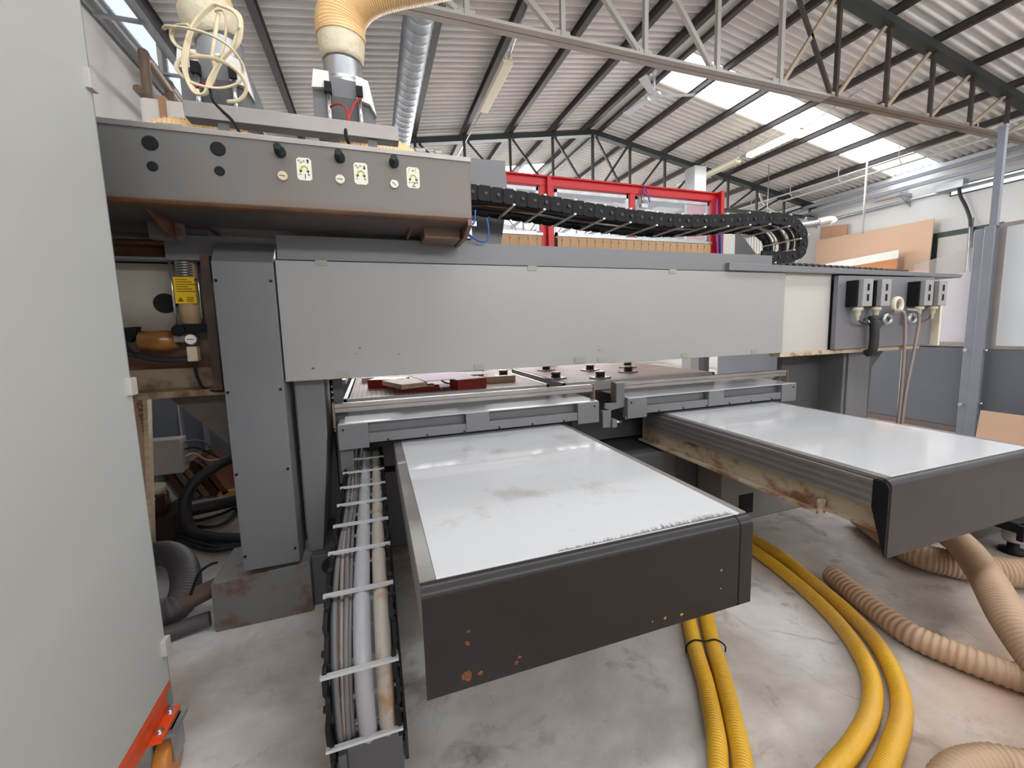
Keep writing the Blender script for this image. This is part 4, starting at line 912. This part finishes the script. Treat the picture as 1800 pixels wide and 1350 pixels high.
chain('energy_chain', 'ladder-like cable chain with fat grey hoses beside the near table',
      [(3.3, .745), (3.0, .735), (2.6, .715), (2.2, .70), (1.85, .69), (1.65, .665), (1.50, .61), (1.41, .53), (1.375, .42), (1.385, .30), (1.43, .20), (1.52, .12), (1.68, .07), (2.0, .05), (2.6, .05)],
      lambda u, v, w_: (-.215+w_, u, v), .225, .06,
      lambda L: [.36+.229*i for i in range(14) if .36+.229*i < L-.05], mat('pale chain rung', (206, 208, 212), .35, .3, .05),
      [(.002, .118, .030, GREYH, .001), (.002, .182, .028, GREYH2, .001), (.0, .03, .010, CAB1, .004), (.004, .048, .008, CAB2, .006), (-.004, .062, .009, CAB1, .006), (.008, .075, .008, CAB1, .004), (.002, .022, .008, BLACKR, .003)], (-.1, 2.2, 0))
solo('chain_channel', MB().box(-.235, .03, 1.58, 3.2, 0, .018).box(-.235, -.225, 1.5, 3.2, .0, .12).box(.02, .03, 1.5, 3.2, 0, .12), STEELD, 'low dark steel channel on the floor under the ladder-like chain', 'channel')
solo('chain_bracket', MB().box(-.19, -.165, 1.36, 1.42, 0, .24).box(-.165, .01, 1.38, 1.40, .06, .26), GREYD, 'small grey upright bracket at the lower end of the ladder-like chain', 'bracket', bevel=.003)

# ------------------------------------------------------------------ work tables
def slide_table(x0, x1, y0, y1, zt, zb, name_label, cover, apron, ribbed, ysl=2.9):
    t = thing('slide_table', name_label, 'machine table', ((x0+x1)/2, y0, zb), 'sliding tables in front of the gantry')
    e = .045
    build('slide_cover', MB().box(x0+e, x1-.03, y0+.034, y1, zt-.006, zt), cover, t, .002)
    build('edge_strip', MB().box(x0, x0+e-.001, y0+.034, y1, zt-.015, zt-.001), ALU, t)
    build('edge_strip', MB().box(x1-.029, x1, y0+.034, y1, zt-.015, zt-.001), ALU, t)
    r = .035
    prof = [(y0+.036, zt-.004)]+[(y0+r-r*math.sin(a*math.pi/16), zt-.004-r+r*math.cos(a*math.pi/16)) for a in range(9)]+[(y0, zb), (y0+.006, zb), (y0+.006, zt-.05), (y0+.036, zt-.05)]
    ap = build('front_apron', MB().prism(prof, 'x', x0, x1), apron, t)
    build('seam', MB().prism([(a-.001, b+.001) for a, b in prof[:10]]+[(y0-.001, zb), (y0+.001, zb)]+[(a+.002, b-.002) for a, b in prof[:10]][::-1], 'x', x1-.062, x1-.056), BLACK, ap)
    return t
t1 = slide_table(.080, 1.262, 1.12, 2.80, .90, .564, 'near white sliding table with a black front apron', LACQ, BLACKA, False)
build('side_skirt', MB().box(.079, .090, 1.14, 2.80, .74, .884), ALU, t1)
build('side_skirt', MB().box(1.252, 1.262, 1.14, 2.80, .74, .884), APRON2, t1)
build('slideway_beam', MB().box(.25, 1.10, 1.20, 2.7, .60, .72).box(.15, 1.2, 1.18, 3.0, .72, .86), GREYD, t1, .005)
stn = MB()
def blob(mb, x, z, r, n=14, seed=1):
    rnd = random.Random(seed); q = [(x+r*(.55+.6*rnd.random())*math.cos(2*math.pi*i/n), z+r*(.55+.6*rnd.random())*math.sin(2*math.pi*i/n)) for i in range(n)]
    mb.prism(q, 'y', 1.1185, 1.1200)
blob(stn, .195, .605, .018, 18, 3); blob(stn, .235, .60, .008, 9, 5); blob(stn, .20, .705, .008, 9, 4); blob(stn, .205, .74, .006, 7, 9); blob(stn, .345, .60, .008, 9, 8); blob(stn, .355, .615, .006, 7, 2)
build('rust_spot', stn, mat('rust spot', (122, 74, 46), .8, 0, .5, 90), t1)
sp2 = MB(); blob(sp2, .88, .60, .006, 7, 11); blob(sp2, 1.12, .72, .005, 7, 12); blob(sp2, 1.12, .65, .003, 7, 13); blob(sp2, .83, .60, .003, 7, 14); blob(sp2, .95, .595, .006, 7, 15)
build('paint_fleck', sp2, mat('yellow fleck', (170, 160, 70), .7), t1)
# scraped rim on the cover near the front edge
mb = MB(); rnd = random.Random(5)
for i in range(110):
    x = .50+.70*i/110; L_ = (.008+.035*rnd.random())*(.35+.9*(i/110)); mb.add([(x, 1.155, .9003), (x+.009, 1.155, .9003), (x+.006+.01*rnd.random(), 1.155+L_, .9003)], [(0, 1, 2)])
build('scratch', mb, mat('scraped paint', (150, 148, 150), .4, .3), t1)
t2 = slide_table(2.085, 3.265, 1.15, 2.80, .90, .54, 'far white sliding table with a worn dark apron and rusty cream beam', LACQ2, APRON2, True)
mb = MB()
for i in range(7):
    z = .882-.0175*i; mb.box(2.060+.005*(i % 2), 2.085, 1.215+.0*i, 2.90, z-.0165, z)
build('telescopic_side', mb, ALUW, t2)
build('side_cheek', MB().prism([(1.151, .545), (1.151, .862), (1.165, .885), (1.215, .885), (1.215, .755), (1.17, .60)], 'x', 2.066, 2.086), BLACK, t2)
build('slideway_beam', MB().box(2.11, 3.2, 1.20, 1.45, .655, .86).box(2.10, 3.2, 1.45, 3.0, .64, .86), CREAMR, t2, .003)
build('beam_flange', MB().box(2.075, 3.22, 1.17, 1.445, .648, .66).box(2.06, 3.22, 1.45, 3.0, .625, .64).box(2.06, 2.10, 1.44, 1.455, .625, .70), CREAMR, t2)

def cover_bracket(x0, x1, label):
    t = thing('sweep_cover', label, 'table end cover', ((x0+x1)/2, 2.8, .9), 'grey end covers at the tables')
    w_ = x1-x0
    build('cover_body', MB().prism([(2.75, .93), (2.75, 1.050), (2.92, 1.050), (2.92, .93)], 'x', x0+.01, x1-.01), GREYC, t, .003)
    build('top_plate', MB().box(x0+.005, x1-.005, 2.69, 3.10, 1.050, 1.056), mat('cover top with painted sheen', (186, 189, 194), .3, 0, .04, 3), t, .001, label='grey top plate with sheen painted in')  # paler than the cover grey: glossy overhead light put into the colour
    for nm, a, b in (('end_block', x0, x0+.17), ('middle_block', x0+w_*.44, x0+w_*.53), ('end_block', x1-.17, x1)):
        zl = .93 if nm == 'middle_block' else .898
        build(nm, MB().box(a, b, 2.688, 2.76, zl, 1.050), GREYC, t, .003)
    build('lower_lip', MB().box(x0+.17, x1-.17, 2.695, 2.76, .925, .982), GREYC, t, .003)
    for i in range(6): build('screw', MB().cyl((x0+.28+i*(w_-.56)/5, 2.688, .935), (x0+.28+i*(w_-.56)/5, 2.697, .935), .006, 8), BLACK, t)
    for x in (x0+.03, x1-.04): build('screw', MB().cyl((x, 2.682, 1.02), (x, 2.690, 1.02), .006, 8), BLACK, t)
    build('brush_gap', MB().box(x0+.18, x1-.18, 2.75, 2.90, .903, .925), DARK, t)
    return t
cover_bracket(-.232, 1.512, 'folded grey end cover with pockets, over the near table')
cover_bracket(1.752, 3.468, 'folded grey end cover with pockets, over the far table')
def rail(x0, x1, label, legL):
    t = thing('stop_rail', label, 'rail', ((x0+x1)/2, 2.8, 1.1), 'aluminium rails in front of the table beds')
    build('profile', MB().box(x0, x1, 2.76, 2.80, 1.113, 1.138).box(x0, x1, 2.755, 2.80, 1.141, 1.167).box(x0, x1, 2.77, 2.80, 1.13, 1.15), ALUW, t, .002)
    build('end_cap', MB().box(x1, x1+.012, 2.75, 2.805, 1.02, 1.17), BROWNP, t)
    build('end_cap', MB().box(x0-.012, x0, 2.75, 2.805, 1.02 if not legL else .98, 1.17), BROWNP, t)
    if legL: build('hanger', MB().prism([(x0-.012, 1.165), (x0+.06, 1.165), (x0+.06, .985), (x0-.06, .965), (x0-.11, .985), (x0-.10, 1.02), (x0-.012, 1.02)], 'y', 2.725, 2.75), GREYC, t, .003)
    return t
rail(-.245, 1.50, 'aluminium rail in front of the near table bed', False)
rail(1.69, 3.43, 'aluminium rail in front of the far table bed', True)
sb = thing('sensor_block', 'small grey sensor bracket between the two end covers', 'sensor', (1.62, 2.75, .85))
build('sensor_body', MB().box(1.56, 1.63, 2.72, 2.76, .84, .97).box(1.63, 1.67, 2.70, 2.78, .84, .90), GREYC, sb, .003)
build('fitting', MB().cyl((1.67, 2.74, .87), (1.73, 2.74, .87), .012, 8).cyl((1.75, 2.72, .90), (1.77, 2.72, .90), .012, 8), CHROME, sb)

def bed(x0, x1, label):
    t = thing('table_bed', label, 'table bed', ((x0+x1)/2, 3.6, 1.0), 'grooved beds of the machine')
    build('board', MB().box(x0+.04, x1-.04, 3.13, 4.42, 1.11, 1.142), BED, t)
    build('frame', MB().box(x0, x0+.025, 3.11, 4.45, 1.06, 1.141).box(x1-.025, x1, 3.11, 4.45, 1.06, 1.141).box(x0, x1, 3.11, 3.13, 1.06, 1.141).box(x0, x1, 4.425, 4.46, 1.05, 1.145), ALUW, t, .002)
    build('slide_carriage', MB().box(x0+.1, x1-.1, 3.16, 4.4, .62, 1.05), GREYD, t)
bed(-.22, 1.30, 'brown grooved bed carrying red blocks and wood pieces')
bed(1.42, 2.96, 'brown grooved bed with suction pods, right one')
ZB = 1.142
R = lambda a: Matrix.Rotation(math.radians(a), 3, 'Z')
bl = thing('red_block', 'red painted block with a pale raw top beside the near rail', 'block', (.64, 3.16, ZB))
build('block_body', MB().box(.55, .79, 3.15, 3.31, ZB, ZB+.075, rot=R(12)), REDW, bl, .004)
build('block_top', MB().box(.553, .787, 3.153, 3.307, ZB+.075, ZB+.078, rot=R(12)), WOODL, bl)
solo('red_block', MB().box(-.04, .24, 3.52, 3.72, ZB, ZB+.07, rot=R(-20)), REDW, 'red block at the left end of the pile on the bed', 'block', bevel=.004)
solo('red_block', MB().box(.72, .98, 3.98, 4.12, ZB, ZB+.055, rot=R(3)), mat('bright red', (206, 30, 50), .45), 'bright red low block under the white panel edge', 'block', bevel=.004)
solo('red_block', MB().box(.14, .46, 3.26, 3.42, ZB, ZB+.022, rot=R(-12)), REDW, 'thin dark red piece under the wooden wedge', 'block', bevel=.003)
solo('wood_piece', MB().box(.10, .30, 3.15, 3.52, ZB+.035, ZB+.07, rot=R(20)), WOODL, 'short pale wooden wedge in front of the pink paper', 'wood piece', bevel=.003)
solo('wood_piece', MB().box(.14, .42, 3.28, 3.38, ZB+.022, ZB+.035, rot=R(-5)), WOODL, 'thin pale wood strip under the wedge', 'wood piece')
solo('wood_piece', MB().box(.78, 1.12, 3.42, 3.50, ZB, ZB+.05, rot=R(-2)), WOODL, 'pale wooden batten right of the red block', 'wood piece', bevel=.002)
solo('paper_sheet', MB().box(.30, .72, 3.22, 3.70, ZB+.073, ZB+.077, rot=R(10)), PINK, 'pink printed sheet lying on top of the pile', 'paper')
solo('paper_sheet', MB().box(.62, .90, 3.50, 3.78, ZB+.066, ZB+.07, rot=R(-6)), PAPER, 'white sheet sticking out behind the pink one', 'paper')
solo('wood_piece', MB().box(-.12, .06, 4.02, 4.12, ZB, ZB+.04, rot=R(4)), PAPER, 'small white offcut at the back left of the bed', 'wood piece')
solo('cable', MB().tube([(.40, 3.50, ZB+.05), (.46, 3.42, ZB+.07), (.52, 3.40, ZB+.03), (.58, 3.45, ZB+.01)], .006, 6), BLACK, 'dark wire end beside the red block', 'cable')
pods = [(1.134, 3.826, 'on the left bed near the divider'), (1.677, 4.09, 'farthest left on the right bed'), (1.487, 3.406, 'nearest the divider on the right bed'), (2.056, 3.841, 'in the back row of the right bed, left of the stacked-looking pair'),
        (1.833, 3.24, 'closest to the camera on the right bed'), (2.284, 3.501, 'front one of the pair on the right bed'), (2.526, 3.883, 'rear one of the pair on the right bed')]
proto = None
PODM = mat('pale pod plastic', (204, 200, 198), .4, .1, .04)
for x, y, w_ in pods:
    if proto is None:
        proto = thing('suction_pod', 'round suction pod %s' % w_, 'suction pod', (x, y, ZB), 'suction pods on the beds')
        build('pod_plate', MB().box(x-.075, x+.075, y-.06, y+.06, ZB, ZB+.012, rot=R(15)), PODM, proto, .002)
        build('pod_body', MB().lathe((x, y, ZB+.012), (0, 0, 1), [(0, .042), (.015, .042), (.016, .036), (.022, .036), (.023, .042), (.040, .042), (.041, .036)], 20), STEELD, proto)
        build('pod_cap', MB().lathe((x, y, ZB+.050), (0, 0, 1), [(0, .042), (.010, .042), (.012, .036)], 20), PODM, proto)
    else: clone(proto, (x, y, ZB), 'round suction pod %s' % w_)

# bits between left leg and near table
t = thing('chain_strip', 'thin dark vertical chain with pale dots beside the left leg', 'cable chain', (-.30, 3.0, .6))
mb = MB(); mb.tube([(-.262, 2.9, 1.30), (-.262, 2.9, 1.0), (-.252, 2.88, .78), (-.25, 2.88, .62)], .014, 8)
build('links', mb, BLACK, t)
for i in range(9): build('pin', MB().cyl((-.262, 2.88, 1.26-.035*i), (-.262, 2.888, 1.26-.035*i), .006, 8), PAPER, t)
solo('air_line', MB().tube([(-.255, 2.80, 1.02), (-.225, 2.80, 1.0), (-.215, 2.80, .93), (-.21, 2.80, .78)], .010, 8).cyl((-.24, 2.80, .93), (-.205, 2.80, .93), .014, 8).cyl((-.215, 2.795, .76), (-.20, 2.795, .76), .014, 8), REDC, 'short dark red air line with fittings left of the near end cover', 'air line')
solo('steel_plate', MB().box(-.255, -.20, 2.86, 2.89, .64, 1.33), GREYD, 'narrow dark upright plate left of the near rail', 'plate')
solo('steel_plate', MB().box(-.235, -.16, 2.78, 2.80, .74, .90), RUSTG, 'small stained bracket plate at the top of the ladder-like chain', 'plate')
solo('profile_bar', MB().box(-.40, -.25, 4.0, 4.6, 1.14, 1.18), PIPEW, 'pale profile piece left of the grooved bed', 'profile')
# leveling foot at the right
t = thing('levelling_foot', 'black levelling foot under the far right machine part', 'machine foot', (4.0, 1.50, 0))
build('pad', MB().lathe((4.0, 1.48, 0), (0, 0, 1), [(0, .07), (.02, .07), (.03, .03), (.08, .03)]), BLACK, t)
build('pedestal', MB().lathe((4.0, 1.48, .08), (0, 0, 1), [(0, .05), (.02, .06), (.10, .06), (.12, .04), (.16, .04)]), WHITE2, t)
build('under_tray', MB().box(3.72, 4.6, 1.35, 2.2, .24, .30).box(3.70, 4.6, 1.33, 1.36, .20, .30), BLACK, t)

# ------------------------------------------------------------------ red guard frame behind
t = thing('guard_frame', 'tall red guard frame with clear panes behind the cable chain', 'guard frame', (3.2, 5.0, 1.0))
y0, y1 = 5.0, 5.10
build('top_rail', MB().box(1.2, 4.74, y0, y1, 3.30, 3.41).box(1.2, 4.74, y0-.04, y0, 3.39, 3.41), RED, t, .004)
for x, w_ in ((2.06, .05), (2.16, .05), (3.33, .045), (4.68, .05), (1.2, .05)): build('post', MB().box(x-w_, x+w_*.7, y0, y1, 1.2, 3.30), RED, t, .004)
build('post', MB().box(2.09, 2.14, y0-.06, y0, 1.2, 3.40), RED, t, .004)
build('side_rail', MB().box(4.70, 4.76, y0-.10, y0+.6, 2.4, 3.42), RED, t, .003)
for a, b in ((1.26, 2.0), (2.22, 3.27), (3.38, 4.60)):
    fr = build('pane_frame', MB().box(a, b, y0+.02, y0+.05, 3.24, 3.28).box(a, b, y0+.02, y0+.05, 2.72, 2.76).box(a, a+.03, y0+.02, y0+.05, 2.72, 3.28).box(b-.03, b, y0+.02, y0+.05, 2.72, 3.28), STEEL, t)
    GL = mat('clear guard pane', (214, 220, 228), .06, .0, .02, alpha=.30, spec=.8)
    build('pane', MB().box(a+.03, b-.03, y0+.03, y0+.036, 2.75, 3.25), GL, fr)
gs = MB()
def strips(a, b):
    n_ = int((b-a)/.058); mb = MB()
    for i in range(n_): mb.box(a+i*.058, a+i*.058+.0565, y0-.02-(i % 2)*.004, y0-.012-(i % 2)*.004, 2.40, 2.725)
    return mb
for a, b in ((1.2, 2.03), (2.23, 4.62)):
    build('flap_strip', strips(a, b), GUARD, t, label='tan guard flaps')
    build('flap_rail', MB().box(a, b, y0-.035, y0-.02, 2.705, 2.735), STEEL, t)
    for i in range(int((b-a)/.116)): build('rivet', MB().cyl((a+.06+i*.116, y0-.031, 2.66), (a+.06+i*.116, y0-.020, 2.66), .006, 8), STEELD, t)
build('frame_body', MB().box(1.2, 4.7, 5.12, 5.16, 2.42, 2.72), GREYD, t)
build('pneumatic_fitting', MB().cyl((3.45, 4.97, 3.17), (3.45, 4.97, 3.3), .02, 8).box(3.42, 3.52, 4.94, 5.0, 3.12, 3.17), STEEL, t)
build('tubing', MB().tube([(3.45, 4.96, 3.30), (3.47, 4.95, 3.37), (3.52, 4.95, 3.30), (3.56, 4.96, 3.2)], .01, 6).tube([(4.62, 4.9, 3.3), (4.64, 4.9, 2.9), (4.66, 4.9, 2.45)], .015, 6), PURPLE, t)
build('tubing', MB().tube([(4.68, 4.88, 2.9), (4.70, 4.88, 2.6), (4.69, 4.88, 2.4)], .018, 6), BLUEW, t)
build('end_box', MB().box(4.79, 5.05, 4.98, 5.1, 2.2, 2.95), PIPEW, t, .004)
build('end_brace', MB().prism([(5.05, 2.95), (5.09, 2.95), (5.60, 2.5), (5.60, 1.2), (5.05, 1.2)], 'y', 5.0, 5.06), GREYD, t)
for x in (1.3, 3.0, 4.6): build('leg', MB().box(x-.05, x+.05, 5.0, 5.1, 0, 1.2), GREYD, t)
solo('white_column', MB().box(6.05, 6.33, 7.0, 7.28, 0, 4.62), WHITEP, 'pale square column rising behind the red guard frame', 'column', bevel=.01)
